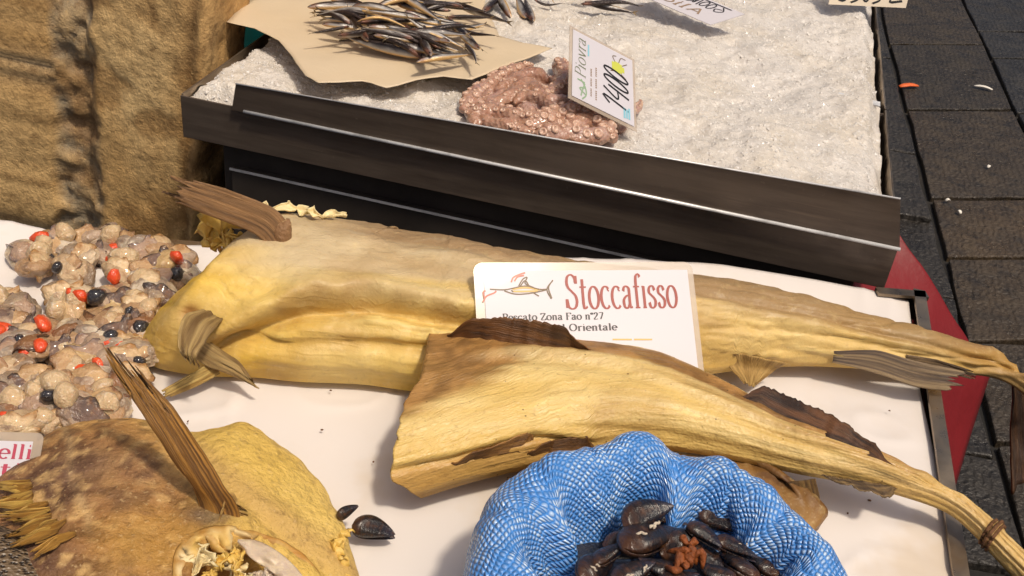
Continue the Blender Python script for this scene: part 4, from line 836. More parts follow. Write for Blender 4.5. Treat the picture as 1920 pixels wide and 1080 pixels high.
# ragged cut edge bulging out to the left
q2 = proj(G2); fr = np.clip((q2[0, 0, 1] - q2[0, :, 1]) / (q2[0, 0, 1] - q2[0, :, 1].min()), 0, 1); jt = np.argmax(fr); fr[jt:] = 1
bul = np.interp(fr, [0, .05, .13, .3, .5, .62, .72, .85, 1], [0, .012, .027, .027, .024, .018, .006, .002, -.004]) + .0022 * noise(np.stack([fr * 24, fr * 0, fr * 0], -1), 1, 3)
G2 = G2 - (ax[:, None] * bul[None, :, None]) * ((1 - sstep(0, .25, s)) ** 1.2)[..., None]
q2 = proj(G2); X2, Y2 = q2[..., 0], q2[..., 1]
wv = np.stack([G2[..., 0] * 2.2, np.tile(tt, (ns, 1)) * 9 + .8 * np.sin(G2[..., 0] * 6), G2[..., 0] * 0], -1); lump = fbm(G2, 12, 3, 44)
yb = np.interp(X2, [700, 740, 850, 1000, 1110, 1300], [880, 878, 856, 816, 830, 850]); yk = np.interp(X2, [800, 850, 1000, 1150, 1350, 1500, 1700], [690, 668, 652, 672, 752, 810, 890])
d2 = .0016 * fbm(wv, 1.7, 4, 21) + .0024 * lump + (1 - sstep(1080, 1180, X2)) * (-.006 * gauss(Y2 - yb, 5, 6) + .003 * gauss(Y2 - yb, -12, 10)) + sstep(820, 950, X2) * (.0022 * gauss(Y2 - yk, 0, 9) - .0022 * gauss(Y2 - yk, 18, 10)) + .0008 * fbm(G2, 70, 3, 4)
ring = gauss(s, .905, .008); d2 = d2 + .004 * ring
G2 = G2 + N2 * (d2 * sstep(0, .03, tt))[..., None]
nz = fbm(wv, 1.5, 4, 9); fine = fbm(G2, 45, 3, 3)
C2 = mixc(np.broadcast_to(rgb(222, 190, 112), (ns, nt, 3)), rgb(240, 220, 160), np.clip(.45 + nz, 0, 1) * .7)
dk = sstep(26, -16, Y2 - np.interp(X2, [700, 780, 850, 920, 1000, 1200, 1400, 1700], [790, 770, 738, 712, 672, 668, 758, 868]) + 22 * nz); C2 = mixc(C2, mixc(rgb(100, 62, 30), rgb(160, 114, 64), np.clip(.5 + 1.2 * fbm(G2, 60, 3, 63), 0, 1)), dk * .92); C2 = mixc(C2, rgb(230, 206, 148), gauss(Y2 - yk, 4, 7) * sstep(850, 1000, X2) * (1 - sstep(1400, 1600, X2)) * .6)
C2 = mixc(C2, rgb(186, 150, 94), sstep(1350, 1700, X2) * .5); C2 = mixc(C2, rgb(120, 82, 50), ring * .7)
C2 = mixc(C2, rgb(176, 130, 66), sstep(0, 14, Y2 - yb) * (1 - sstep(1100, 1200, X2)) * .7); C2 = mixc(C2, rgb(176, 140, 84), np.clip(fbm(G2, 16, 3, 51) - .1, 0, 1) * .6); C2 = mixc(C2, rgb(220, 182, 84), gauss(np.hypot(X2 - 960, (Y2 - 745) * 2.), 0, 80) * .5)
f2 = empty('stockfish', G2[ns // 3, 0]); tag(f2, 'dried stockfish with its head end cut off, lying across the tray behind the blue sack', 'dried fish', 'dried stockfish')
A, B_, U_ = close_under(G2, C2, arclen(G2), 6, .012); link('body', grid(A, True, True, B_, U_), M['skin2'], f2)
b = surf(G2, 950, 640)
def edge_fin(name, parent, G, base_px, tip_px, dz, seed, a, b_, m='fin', inward=-.002, t=.001, rag=.35):
    """a fin sheet between a line on the body and a free outline"""
    n, mm = 70, 12; bp = catmull(base_px, n); tp = catmull(tip_px, n)
    Bp = np.array([surf(G, *q) for q in bp]); Bp[1:-1] = (Bp[:-2] + Bp[1:-1] + Bp[2:]) / 3; Bp[:, 2] += inward
    Tp = np.array([P(tp[i, 0], tp[i, 1], Bp[i, 2] + dz) for i in range(n)]); r_ = np.array([_hash(i, seed, 1, 2) for i in range(n)])
    v = np.linspace(0, 1, mm); tp_ = np.minimum(1, np.minimum(np.linspace(.15, 7, n), np.linspace(5, .1, n))); Tp = Bp + (Tp - Bp) * tp_[:, None]
    Gf = Bp[:, None] + (Tp - Bp)[:, None] * v[None, :, None] * (1 + rag * .12 * r_[:, None, None] * (v ** 3)[None, :, None])
    Gf += .0009 * fbm(np.stack([np.arange(n)[:, None] * .16 + 0 * v[None], 0 * Gf[..., 0] + seed, v[None] * 1. + 0 * Gf[..., 0]], -1), 1, 2, seed)[..., None] * v[None, :, None]
    f_ = np.clip(.5 + .8 * fbm(np.stack([np.arange(n)[:, None] * .06 + 0 * v[None], v[None] * 7 + np.arange(n)[:, None] * .05, 0 * Gf[..., 0]], -1), 1, 2, seed) + .3 * fbm(Gf, 50, 2, seed), 0, 1)
    uv = np.stack(np.broadcast_arrays(np.linspace(0, 1, n)[:, None], v[None] * .35 + np.linspace(0, .25, n)[:, None]), -1)
    solid(link(name, grid(Gf, colors=mixc(a, b_, f_), uvs=uv), M[m], parent), t)
edge_fin('dorsal_fin', f2, G2, [(838, 628), (900, 632), (980, 642), (1060, 648), (1110, 652)], [(842, 602), (930, 597), (990, 600), (1050, 612), (1104, 634)], .026, 3, rgb(122, 80, 42), rgb(66, 42, 24))
edge_fin('dorsal_fin', f2, G2, [(1392, 745), (1450, 778), (1530, 808), (1600, 838), (1680, 876)], [(1388, 712), (1470, 738), (1552, 776), (1625, 822), (1692, 872)], .004, 7, rgb(110, 74, 48), rgb(48, 34, 26))
edge_fin('anal_fin', f2, G2, [(1540, 888), (1590, 898), (1640, 906), (1680, 914)], [(1560, 902), (1610, 916), (1660, 932), (1694, 934)], .002, 11, rgb(150, 124, 84), rgb(70, 56, 44))
edge_fin('belly_flap', f2, G2, [(850, 866), (900, 858), (950, 850), (985, 846), (1000, 848)], [(862, 856), (910, 842), (960, 822), (1000, 806), (1030, 802)], .016, 13, rgb(168, 120, 62), rgb(104, 68, 34), rag=.05)
edge_fin('belly_flap', f2, G2, [(990, 852), (1030, 850), (1070, 846), (1105, 844), (1125, 846)], [(1000, 838), (1040, 824), (1075, 820), (1098, 816), (1122, 832)], .016, 17, rgb(150, 106, 56), rgb(92, 60, 30), rag=.1)
rp = surf(G2, 1828, 962); rr_ = int(.905 * (ns - 1))
for k in range(3):
    sec = A[rr_ - 2 + k * 2]; cen = sec.mean(0); lp = cen + (sec - cen) * 1.07; lp = np.vstack([lp, lp[:1]]); link('twine_turn', tube(lp, .0016, 6), M['twine'], f2)

# --- the split dried head with its raised fin
st4 = [(-190, 1330, -120, 1010), (-110, 1330, -50, 950), (-40, 1330, 5, 893), (40, 1330, 66, 833), (110, 1330, 132, 800), (180, 1330, 205, 786), (260, 1330, 275, 790), (340, 1330, 350, 812), (420, 1330, 408, 806), (470, 1330, 455, 796), (520, 1330, 508, 822), (570, 1330, 562, 862), (605, 1330, 603, 908), (640, 1330, 632, 960), (668, 1330, 652, 1010), (690, 1330, 676, 1082), (705, 1330, 690, 1180)]
G4, *_ = fish_body(st4, [.16, .20, .24, .26, .24, .2, .14, .10, .07], [.004], 190, 110, .55, None, 0.)
ns, nt = G4.shape[:2]; q4 = proj(G4); X4, Y4 = q4[..., 0], q4[..., 1]; N4 = normals(G4)
if N4[ns // 2, nt // 2, 2] < 0: N4 = -N4
def pk(x, y, sx, sy): return np.exp(-((X4 - x) / sx) ** 2 - ((Y4 - y) / sy) ** 2)
tor = X4 + 14 * noise(np.stack([Y4 / 25, X4 * 0, X4 * 0], -1), 1, 2), Y4 + 14 * noise(np.stack([X4 / 25, X4 * 0, X4 * 0], -1), 1, 5)
hole = sstep(1, .75, np.sqrt(((tor[0] - 450) / 105) ** 2 + ((tor[1] - 1085) / 72) ** 2))
yl = sstep(-30, 60, (X4 - 345) * .62 - (Y4 - 900) * .32 + 20 * noise(G4, 25, 3))
d4 = .0035 * fbm(G4, 14, 4, 3) + .0012 * fbm(G4, 60, 3, 6) - .04 * hole + .003 * pk(460, 960, 60, 30) - .004 * gauss((X4 - 480) * .8 - (Y4 - 960), 0, 14) * (X4 > 430)
G4 = G4 + N4 * d4[..., None]
nz = fbm(G4, 22, 4, 2); n2 = fbm(G4, 9, 3, 13)
C4 = mixc(np.broadcast_to(rgb(152, 106, 62), (ns, nt, 3)), rgb(202, 156, 92), np.clip(.4 + 1.1 * nz, 0, 1)); C4 = mixc(C4, rgb(104, 78, 68), np.clip(pk(105, 905, 60, 60) + .8 * pk(60, 1040, 90, 60) + .6 * pk(180, 860, 50, 30), 0, .85))
C4 = mixc(C4, rgb(196, 164, 116), gauss(X4 - 110 - (Y4 - 850) * .22 + 14 * nz, 22, 9) * (Y4 < 1000) * .7)
C4 = mixc(C4, rgb(84, 54, 36), np.clip(fbm(G4, 30, 3, 87) * 1.6, 0, 1) * .6); C4 = mixc(C4, rgb(78, 50, 34), np.clip(fbm(G4, 95, 3, 81) * 2, 0, 1) * .65); C4 = mixc(C4, rgb(220, 180, 118), np.clip(fbm(G4, 120, 2, 89) * 2 - .5, 0, 1) * .7); C4 = mixc(C4, rgb(120, 88, 72), np.clip(fbm(G4, 14, 3, 83), 0, 1) * .6); C4 = mixc(C4, rgb(226, 190, 96), yl * .92); C4 = mixc(C4, rgb(236, 208, 130), yl * np.clip(n2, 0, 1) * .6); C4 = mixc(C4, rgb(188, 150, 96), gauss((X4 - 430) * .75 - (Y4 - 900), 0, 38) * yl * .6)
C4 = mixc(C4, rgb(200, 152, 72), np.clip(pk(300, 1010, 110, 60), 0, .6)); C4 = mixc(C4, rgb(140, 90, 34), hole * .8); C4 = mixc(C4, rgb(70, 66, 68), np.clip(pk(395, 962, 45, 16), 0, .6))
f4 = empty('dried_fish_head', G4[ns // 2, nt // 2] * [1, 1, 0]); tag(f4, 'split dried fish head with mottled brown skin, yellow flap and one raised fin', 'dried fish')
A, B_, U_ = close_under(G4, C4, arclen(G4)); link('skin', grid(A, True, True, B_, U_), M['mottle'], f4)
b = surf(G4, 408, 962)
fin('raised_fin', f4, [b + [0, 0, -.006], P(402, 946, b[2] + .006), P(372, 900, b[2] + .028), P(330, 828, b[2] + .055), P(284, 756, b[2] + .078), P(246, 704, b[2] + .092)], [.034, .040, .042, .042, .042, .026], wdir_px(b, (.92, .42)), nc=34, flute=.0008, nfl=7, cup=.006, rag=.024, seed=9, a=rgb(198, 142, 62), b=rgb(96, 62, 28), t=.0012, n=40)
fin('fin_root', f4, [b + [.002, 0, .004], P(425, 950, b[2] + .004), P(450, 962, b[2] - .002)], [.02, .022, .01], wdir_px(b, (.3, -.9)), flute=.002, nfl=3, seed=19, a=rgb(206, 166, 96), b=rgb(150, 108, 56))
zb = surf(G4, 360, 1000)[2]
r6 = random.Random(21); nn_ = 60
oc = catmull([(322, 1092), (328, 1036), (356, 1002), (416, 986), (480, 996), (540, 1022), (592, 1062), (612, 1095)], nn_); ic = catmull([(364, 1095), (374, 1052), (396, 1028), (432, 1016), (472, 1026), (512, 1052), (538, 1082), (546, 1100)], nn_)
ic += 24 * np.stack([fbm(np.stack([np.arange(nn_) * .5, np.arange(nn_) * 0, np.arange(nn_) * 0.], -1), 1, 3, 5 + d) for d in range(2)], 1)
so_ = np.array([surf(G4, min(max(x, 10), 640), min(y, 1085)) for x, y in oc])[:, 2]
for _ in range(6): so_[1:-1] = (so_[:-2] + so_[1:-1] * 2 + so_[2:]) / 4
Gt = np.array([[P(*(oc[i] + (ic[i] - oc[i]) * v), so_[i] + .0005 + .003 * math.sin(v * 2.6) - .010 * v * v) for v in np.linspace(0, 1, 16)] for i in range(nn_)]); Gt[..., 2] += .0028 * fbm(Gt * [1, 1, .3], 70, 3, 6)
Ct = mixc(rgb(228, 190, 108), rgb(242, 222, 172), np.clip(.4 + 1.2 * fbm(Gt, 55, 3, 9), 0, 1)); Ct = mixc(Ct, rgb(196, 148, 76), (1 - sstep(0, .55, np.linspace(0, 1, 16)))[None] * np.ones((nn_, 1))); Ct = mixc(Ct, rgb(176, 122, 52), np.clip(fbm(Gt, 90, 3, 19) * 1.6 - .2, 0, .8))
solid(link('torn_rim', grid(Gt, colors=Ct, uvs=arclen(Gt)), M['skin'], f4), .0009)
for k, (x0_, y0_, x1_, y1_, w0_, m_) in enumerate([(352, 1092, 384, 1022, .020, 'pale_tissue'), (392, 1092, 410, 1040, .012, 'tissue'), (420, 1050, 470, 1090, .010, 'pale_tissue'), (440, 1030, 455, 1084, .008, 'tissue'), (480, 1070, 520, 1095, .010, 'membrane')]):
    ruffle('torn_membrane', f4, [P(x0_, y0_, zb - .006), P((x0_ + x1_) / 2, (y0_ + y1_) / 2, zb - .002), P(x1_, y1_, zb + .000)], w0_, 60 + k, m_, .0015, (.9, .2, .2))
gm = catmull([(446, 1012), (480, 1014), (520, 1034), (556, 1066), (580, 1100)], 30); lw = catmull([(446, 1016), (470, 1046), (500, 1066), (530, 1090), (545, 1120)], 30)
Gm = np.array([[P(*(gm[i] + (lw[i] - gm[i]) * v), zb + .004 + .006 * math.sin(v * 2.2) - .006 * v + .002 * float(noise(np.array([i * .3, v * 4, 0]), 1, 3))) for v in np.linspace(0, 1, 14)] for i in range(30)])
solid(link('gill_membrane', grid(Gm), M['membrane'], f4), .001)
edge = surf(G4, 640, 1020)
ruffle('curled_skin', f4, [P(650, 988, .02), P(622, 1012, .026), P(628, 1040, .022), P(655, 1085, .016)], .016, 4, 'tissue', .004, (.8, .2, .6))
for k in range(26):
    t_ = k / 25; bx, by = 34 + 95 * t_ + r6.uniform(-14, 20), 905 + 105 * t_ + r6.uniform(-10, 8); fl_ = r6.uniform(.55, 1.15); q0 = surf(G4, bx, by) + [0, 0, .002]
    fin('fringe_ray', f4, [q0, P(bx - 30 * fl_, by + 4 + 6 * t_, q0[2] + .004), P(bx - (62 + 10 * t_) * fl_, by + 2 + 22 * t_ + r6.uniform(-8, 8), q0[2] + .002)], [.003, .007, .002], wdir_px(b, (.25, .95)), nc=7, flute=.0008, nfl=2, rag=.006, seed=k, a=r6.choice([rgb(228, 184, 92), rgb(196, 146, 66)]), b=rgb(150, 104, 40), t=.001, n=10)
# dark scaly skin poking out at the tray's near corner, lying on the head's edge
zs_ = surf(G4, 40, 1040)[2]
st5 = [(-140, 1290, -140, 960), (-60, 1290, -60, 968), (-10, 1290, 0, 985), (30, 1290, 44, 1004), (66, 1290, 84, 1046), (90, 1290, 108, 1100)]
G5, *_ = fish_body(st5, [.25], [max(zs_ - .022, .004)], 60, 30, .6, None, 0.)
C5 = mixc(np.broadcast_to(rgb(66, 52, 40), G5.shape), rgb(30, 24, 20), np.clip(.5 + fbm(G5, 40, 2, 4), 0, 1))
A5, B5, U5 = close_under(G5, C5, arclen(G5)); f5 = link('dark_fish_skin', grid(A5, True, True, B5, U5), M['scaly']); tag(f5, 'dark scaly piece of dried fish skin lying against the mottled head', 'dried fish')

# ------------------------------------------------------------------ the name card of the stockfish
for zc in np.arange(.06, .2, .002):          # lowest card height that clears the rear fish
    gp = P(905, 432, zc); v_ = CAM - gp; v_ /= np.linalg.norm(v_); hn = v_ + SUN; hn /= np.linalg.norm(hn)
    q_ = proj(G1); in_ = (q_[..., 0] > 884) & (q_[..., 0] < 1300) & (q_[..., 1] > 490) & (q_[..., 1] < 640)
    if ((G1 - gp) @ hn)[in_].max() < .0005: break
q_ = proj(G2); in_ = (q_[..., 0] > 884) & (q_[..., 0] < 1300) & (q_[..., 1] < 740); dd_ = ((G2 - gp) @ hn)[in_]
print('card z', zc, 'front fish over card', dd_.min(), dd_.max(), 'hn', hn)
def sc(px, py): return PN(px, py, gp, hn)
tl, tr = sc(887, 493), sc(1297, 491); ex = (tr - tl) / np.linalg.norm(tr - tl); ey = np.cross(hn, ex); w = np.linalg.norm(tr - tl)
h = .56 * w; bl = tl - ey * h
r = empty('stockfish_name_card', bl); tag(r, 'laminated white name card reading Stoccafisso propped between the two stockfish', 'name card')
def rounded(o, ex, ey, w, h, rad, n=6):
    pts = []
    for cx, cy, a0 in ((w - rad, rad, -90), (w - rad, h - rad, 0), (rad, h - rad, 90), (rad, rad, 180)):
        for k in range(n + 1):
            a = math.radians(a0 + 90 * k / n); pts.append(o + ex * (cx + rad * math.cos(a)) + ey * (cy + rad * math.sin(a)))
    return pts
pts = rounded(bl, ex, ey, w, h, .009); me = mesh('lam', pts, [tuple(range(len(pts)))]); solid(link('laminate', me, M['laminate'], r, False), .0007)
m_ = .0062; mt = h * .115
ci = bl + ex * m_ * 1.5 + ey * m_ + hn * .0009; cw, chh = w - m_ * 2.5, h - m_ - .0085
me = mesh('card', [ci, ci + ex * cw, ci + ex * cw + ey * chh, ci + ey * chh], [(0, 1, 2, 3)]); r = link('card', me, M['card'], r, False); solid(r, .0004)
Bc = ci + hn * .0003
def cpx(px, py): q = sc(px, py) - bl; return Bc + ex * q.dot(ex) - ex * 0 - hn * 0 + ey * q.dot(ey) - (ci - bl - hn * .0009)
def wr_(txt, x0, x1, ybase, ytop, m, thick, thin):
    a, b2, c2 = cpx(x0, ybase), cpx(x1, ybase), cpx(x0, ytop); write('lettering', txt, r, m, a, ex, ey, np.linalg.norm((c2 - a).dot(ey)), abs((b2 - a).dot(ex)), thick, thin)
wr_('Stoccafısso', 1062, 1273, 580, 518, M['ink_red'], .20, .07)
wr_('Pescato Zona Fao n°27', 942, 1132, 602, 589, M['ink_dark'], .24, .13)
wr_('Atlantico Nord Orientale', 912, 1158, 624, 611, M['ink_dark'], .24, .13)
def cstroke(name, strokes, m, wd=2.2):
    sm_ = [[((cpx(*p) - Bc).dot(ex), (cpx(*p) - Bc).dot(ey)) for p in q] for q in strokes]
    link(name, stroke_mesh(sm_, wd * 5.2e-4, wd * 5.2e-4, Bc, ex, ey), m, r, False)
cstroke('gold_line', [[(1148, 637), (1184, 637)], [(1188, 637), (1222, 637)]], M['ink_gold'], 3)
cstroke('printed_swordfish', [[(918, 543), (945, 544), (962, 541), (985, 537), (1010, 543), (1024, 543)], [(945, 546), (965, 552), (990, 551), (1012, 547), (1024, 544)], [(1036, 526), (1028, 540), (1034, 560)], [(1036, 526), (1025, 543), (1033, 561)], [(972, 537), (980, 524), (988, 521), (984, 532), (1000, 540)], [(975, 537), (984, 527), (992, 538)], [(1000, 550), (1010, 556)], [(958, 545), (962, 548)]], M['ink_fish'], 2.4)
cstroke('printed_swordfish_body', [[(960, 543), (985, 540), (1012, 544)], [(962, 547), (985, 547), (1008, 546)]], M['ink_gold'], 3.5)
cstroke('printed_seal', [[(905, 567), (912, 556), (926, 550), (930, 546)], [(908, 560), (906, 548), (910, 546)], [(958, 530), (962, 521), (972, 516), (984, 512)], [(964, 528), (970, 520), (982, 517)]], M['ink_pink'], 3)
# the shellfish name card at the tray's left
c = [P(-150, 905, .03), P(66, 905, .03)]
r2 = empty('shellfish_name_card', c[0]); tag(r2, 'laminated card with crimson lettering half hidden behind the dried head', 'name card')
nrm = np.array([.1, -.55, .83]); nrm /= np.linalg.norm(nrm); p0 = P(70, 830, .058)
def s2(px, py): return PN(px, py, p0, nrm)
tr2 = s2(84, 812); tl2 = s2(-160, 806); ex2 = (tr2 - tl2) / np.linalg.norm(tr2 - tl2); ey2 = np.cross(nrm, ex2); w2 = np.linalg.norm(tr2 - tl2); h2 = w2 * .62; bl2 = tl2 - ey2 * h2
pts = rounded(bl2, ex2, ey2, w2, h2, .006); solid(link('laminate', mesh('lam', pts, [tuple(range(len(pts)))]), M['laminate'], r2, False), .0007)
mm_ = .0075; ci2 = bl2 + ex2 * mm_ + ey2 * mm_ + nrm * .0009; cw2, ch2 = w2 - 2 * mm_, h2 - 2 * mm_
r2 = link('card', mesh('card', [ci2, ci2 + ex2 * cw2, ci2 + ex2 * cw2 + ey2 * ch2, ci2 + ey2 * ch2], [(0, 1, 2, 3)]), M['card'], r2, False); solid(r2, .0004)
def w2r(txt, x0, x1, yb, yt, th):
    a, b2, c2 = s2(x0, yb) + nrm * .0013, s2(x1, yb), s2(x0, yt); write('lettering', txt, r2, M['ink_crimson'], a, ex2, ey2, abs((c2 - a).dot(ey2)), abs((b2 - a).dot(ex2)), th, .1)
w2r('elli', -4, 62, 860, 833, .2); w2r('ti', -2, 42, 892, 868, .2)

# ------------------------------------------------------------------ shelled shellfish meats
def meat_mesh(seed):
    bm = bmesh.new(); bmesh.ops.create_icosphere(bm, subdivisions=4, radius=1); co = np.array([v.co for v in bm.verts]); rs = random.Random(seed)
    d = np.ones(len(co))
    for _ in range(5):
        ax_ = np.array([rs.gauss(0, 1), rs.gauss(0, 1), rs.gauss(0, .7)]); ax_ /= np.linalg.norm(ax_); d += rs.uniform(-.35, .5) * np.exp(-((co - ax_) ** 2).sum(1) / .35)
    d += .08 * fbm(co, 1.8, 2, seed) - .14 * np.clip(1 - np.abs(fbm(co, 1.1, 2, seed + 9)) * 5, 0, 1)
    p = co * d[:, None] * np.array([1.15, .88, .62]); f = np.clip(.5 + fbm(co, 1.3, 3, seed + 4), 0, 1)
    base = [rgb(206, 178, 140), rgb(220, 200, 168), rgb(184, 148, 110), rgb(226, 212, 188), rgb(192, 168, 144), rgb(208, 176, 124)][seed % 6]
    c = mixc(np.broadcast_to(base, (len(co), 3)), rgb(138, 104, 74), f * .5); c = mixc(c, rgb(112, 96, 88), sstep(.8, 1, f) * .5)
    me = bpy.data.meshes.new('meat'); bm.to_mesh(me); bm.free(); me.vertices.foreach_set('co', p.ravel())
    ca = me.color_attributes.new('Col', 'FLOAT_COLOR', 'POINT'); ca.data.foreach_set('color', np.c_[np.clip(c, 0, 1), np.ones(len(co))].ravel()); me.materials.append(M['meat']); return me, p
def blob_mesh(m, seed, sx, sy, sz):
    bm = bmesh.new(); bmesh.ops.create_icosphere(bm, subdivisions=2, radius=1); 
    for v in bm.verts:
        n_ = 1 + .22 * float(noise(np.array(v.co), 1.5, seed)); v.co = Vector((v.co.x * sx * n_, v.co.y * sy * n_, v.co.z * sz * n_))
    me = bpy.data.meshes.new('blob'); bm.to_mesh(me); bm.free(); me.materials.append(m); return me
meats = [meat_mesh(k) for k in range(9)]; roes = [blob_mesh(M['orange'], k, .52, .34, .26) for k in range(3)]; guts = [blob_mesh(M['gut'], k + 5, .36, .32, .26) for k in range(3)]
def mantle_mesh(seed):
    n, m = 12, 30; th = np.linspace(0, 2 * np.pi, m, endpoint=False); r_ = np.linspace(.06, 1, n); T, R_ = np.meshgrid(th, r_)
    cir = np.stack([np.cos(T), np.sin(T), R_ * 0], -1); lim = 1.15 + .55 * fbm(cir, 1.3, 3, seed); A_ = R_ * lim
    rad = 1.05 + .06 * fbm(np.stack([np.cos(T) * R_, np.sin(T) * R_, R_ * 0], -1), 2.2, 3, seed + 3) + .16 * sstep(.75, 1, R_) * np.sin(T * (5 + seed % 3) + seed)
    G = np.stack([1.12 * rad * np.sin(A_) * np.cos(T), .9 * rad * np.sin(A_) * np.sin(T), .72 * rad * np.cos(A_)], -1)
    a_, b_ = [(rgb(208, 172, 126), rgb(150, 112, 78)), (rgb(176, 146, 122), rgb(120, 104, 100)), (rgb(226, 198, 156), rgb(176, 132, 82)), (rgb(140, 98, 64), rgb(74, 50, 36)), (rgb(120, 96, 84), rgb(64, 54, 52))][seed % 5]
    C = mixc(a_, b_, np.clip(sstep(.6, 1, R_) + .6 * fbm(G, 2, 2, seed), 0, 1)); me = grid(G, True, True, colors=C, flip=False); me.materials.append(M['meat']); return me
lobes = [mantle_mesh(k) for k in range(10)]; bulbs = [blob_mesh(M['bulb'], k + 15, .62, .5, .46) for k in range(3)]
for lb, cc in zip([], ()):
    ca = lb.color_attributes.new('Col', 'FLOAT_COLOR', 'POINT'); ca.data.foreach_set('color', np.tile([*cc, 1.], len(lb.vertices)))
LB = {'o': ('shelled mollusc meat with an orange red tongue on the white paper', 'shellfish meats with orange tongues'), 'g': ('shelled mollusc meat with a dark bead on the white paper', 'shellfish meats with dark beads'),
      'p': ('plain beige shelled mollusc meat on the white paper', 'plain beige shellfish meats')}
cnt = 0
def place_meat(px, py, z, size, kind):
    global cnt; cnt += 1
    c = P(px, py, z); rt = empty('shellfish_meat', c); w_ = (' clumped against the stockfish collar', ' by collar') if px > 175 and py < 660 else (' beside the crimson lettered card and dried head', ' by card') if py > 700 else (' in the thin scatter by the pillar', ' by pillar') if py < 560 else (' amid the main heap', ' in heap')
    tag(rt, LB[kind][0].replace(' on the white paper', '') + w_[0], 'shellfish', LB[kind][1] + w_[1])
    k = rng.randrange(9); o = link('body', meats[k][0], None, rt); o.matrix_parent_inverse = Matrix.Identity(4)
    vdir = Vector(CAM - c).normalized()
    rt.rotation_euler = (rng.uniform(-.4, .4), rng.uniform(-.4, .4), rng.uniform(0, 6.28)); rt.scale = (size,) * 3
    R = rt.rotation_euler.to_matrix()
    def on_surface(d):
        dl = np.array(R.transposed() @ d); p = meats[k][1]; return p[np.argmax(p @ dl)]
    def add(name, me):
        d = (vdir + Vector((rng.uniform(-.7, .7), rng.uniform(-.7, .7), rng.uniform(-.2, .5)))).normalized(); q = on_surface(d)
        b_ = link(name, me, None, rt); b_.matrix_parent_inverse = Matrix.Identity(4); b_.location = Vector(q) * 1.02; b_.rotation_euler = (rng.uniform(0, 6), rng.uniform(0, 6), rng.uniform(0, 6)); s_ = rng.uniform(.9, 1.4); b_.scale = (s_,) * 3
    mo = link('mantle', rng.choice(lobes), None, rt); mo.matrix_parent_inverse = Matrix.Identity(4); q_ = Vector(R.transposed() @ (vdir + Vector((rng.uniform(-.9, .9), rng.uniform(-.9, .9), rng.uniform(-.3, .5)))).normalized()).to_track_quat('Z', 'Y'); mo.rotation_euler = q_.to_euler(); mo.scale = (rng.uniform(.85, 1.05),) * 3
    if rng.random() < .3: add('bulb', rng.choice(bulbs))
    if kind == 'o': add('orange_tongue', rng.choice(roes))
    if kind == 'g': add('dark_bead', rng.choice(guts))
mp = [(45, 478, 'g'), (64, 500, 'p'), (104, 448, 'o'), (104, 466, 'p'), (148, 482, 'p'), (168, 448, 'p'), (142, 506, 'g'), (205, 452, 'o'), (196, 478, 'o'), (252, 462, 'p'), (232, 512, 'o'), (268, 476, 'p'), (292, 466, 'p'), (300, 496, 'o'), (272, 512, 'p'), (326, 486, 'p'), (338, 512, 'g'), (312, 528, 'p'), (280, 540, 'p'), (250, 552, 'p'), (206, 566, 'g'), (232, 578, 'o'), (300, 556, 'p'),
      (124, 552, 'o'), (140, 576, 'o'), (146, 606, 'p'), (266, 580, 'g'), (10, 560, 'g'), (34, 586, 'p'), (10, 604, 'o'), (30, 616, 'o'), (4, 640, 'p'), (44, 640, 'g'), (74, 628, 'o'), (60, 656, 'o'), (22, 668, 'o'), (116, 656, 'p'), (130, 630, 'g'), (164, 648, 'p'), (176, 636, 'g'), (196, 606, 'p'), (222, 616, 'o'), (246, 606, 'g'), (210, 648, 'p'), (240, 652, 'p'), (204, 688, 'o'), (228, 676, 'p'), (156, 672, 'p'),
      (124, 692, 'o'), (100, 706, 'p'), (10, 700, 'o'), (62, 716, 'p'), (36, 738, 'g'), (100, 728, 'g'), (134, 716, 'p'), (170, 718, 'p'), (198, 732, 'p'), (212, 754, 'o'), (180, 752, 'p'), (140, 756, 'p'), (88, 764, 'g'), (56, 770, 'p'), (22, 776, 'o'), (8, 742, 'g'), (94, 792, 'p'), (128, 784, 'p'), (156, 780, 'p'), (36, 800, 'p'), (4, 800, 'o'), (188, 772, 'g'), (244, 706, 'p'), (262, 662, 'g'), (268, 620, 'p'), ]
for i_, (x, y, kd) in enumerate(mp):
    if kd == 'p' and i_ % 4 == 1 and y > 560: continue
    place_meat(x, y, .011 + (.006 if rng.random() < .4 else 0), rng.uniform(.0175, .023), kd)

# ------------------------------------------------------------------ mussels
def valve_mesh(sg):
    n, m = 22, 16; u = np.linspace(0, 1, n); wd = .27 * np.sin(np.pi * u ** .62) ** .75 * (1 - .1 * u); v = np.linspace(-1, 1, m); bend = .06 * np.sin(u * np.pi)
    G = np.zeros((n, m, 3)); G[..., 0] = u[:, None]; G[..., 1] = wd[:, None] * v[None] + bend[:, None]; G[..., 2] = sg * .62 * wd[:, None] * (1 - v[None] ** 2) ** .6 * (1 - .35 * u[:, None])
    p = np.stack([u[:, None] * 6 + 0 * v[None], 0 * u[:, None] + v[None], 0 * u[:, None] + 0 * v[None]], -1)
    c = mixc(np.broadcast_to(rgb(24, 21, 24), (n, m, 3)), rgb(96, 60, 34), np.clip(sstep(.45, 0, u)[:, None] * .7 + .25 * np.sin(u * 40)[:, None] * .6 + .3 * noise(p, 2, 3), 0, 1) * .75); c = mixc(c, rgb(52, 48, 62), sstep(.6, 1, u)[:, None] * np.ones((1, m)) * .6)
    me = grid(G, colors=c, flip=sg < 0); me.materials.append(M['mussel']); return me
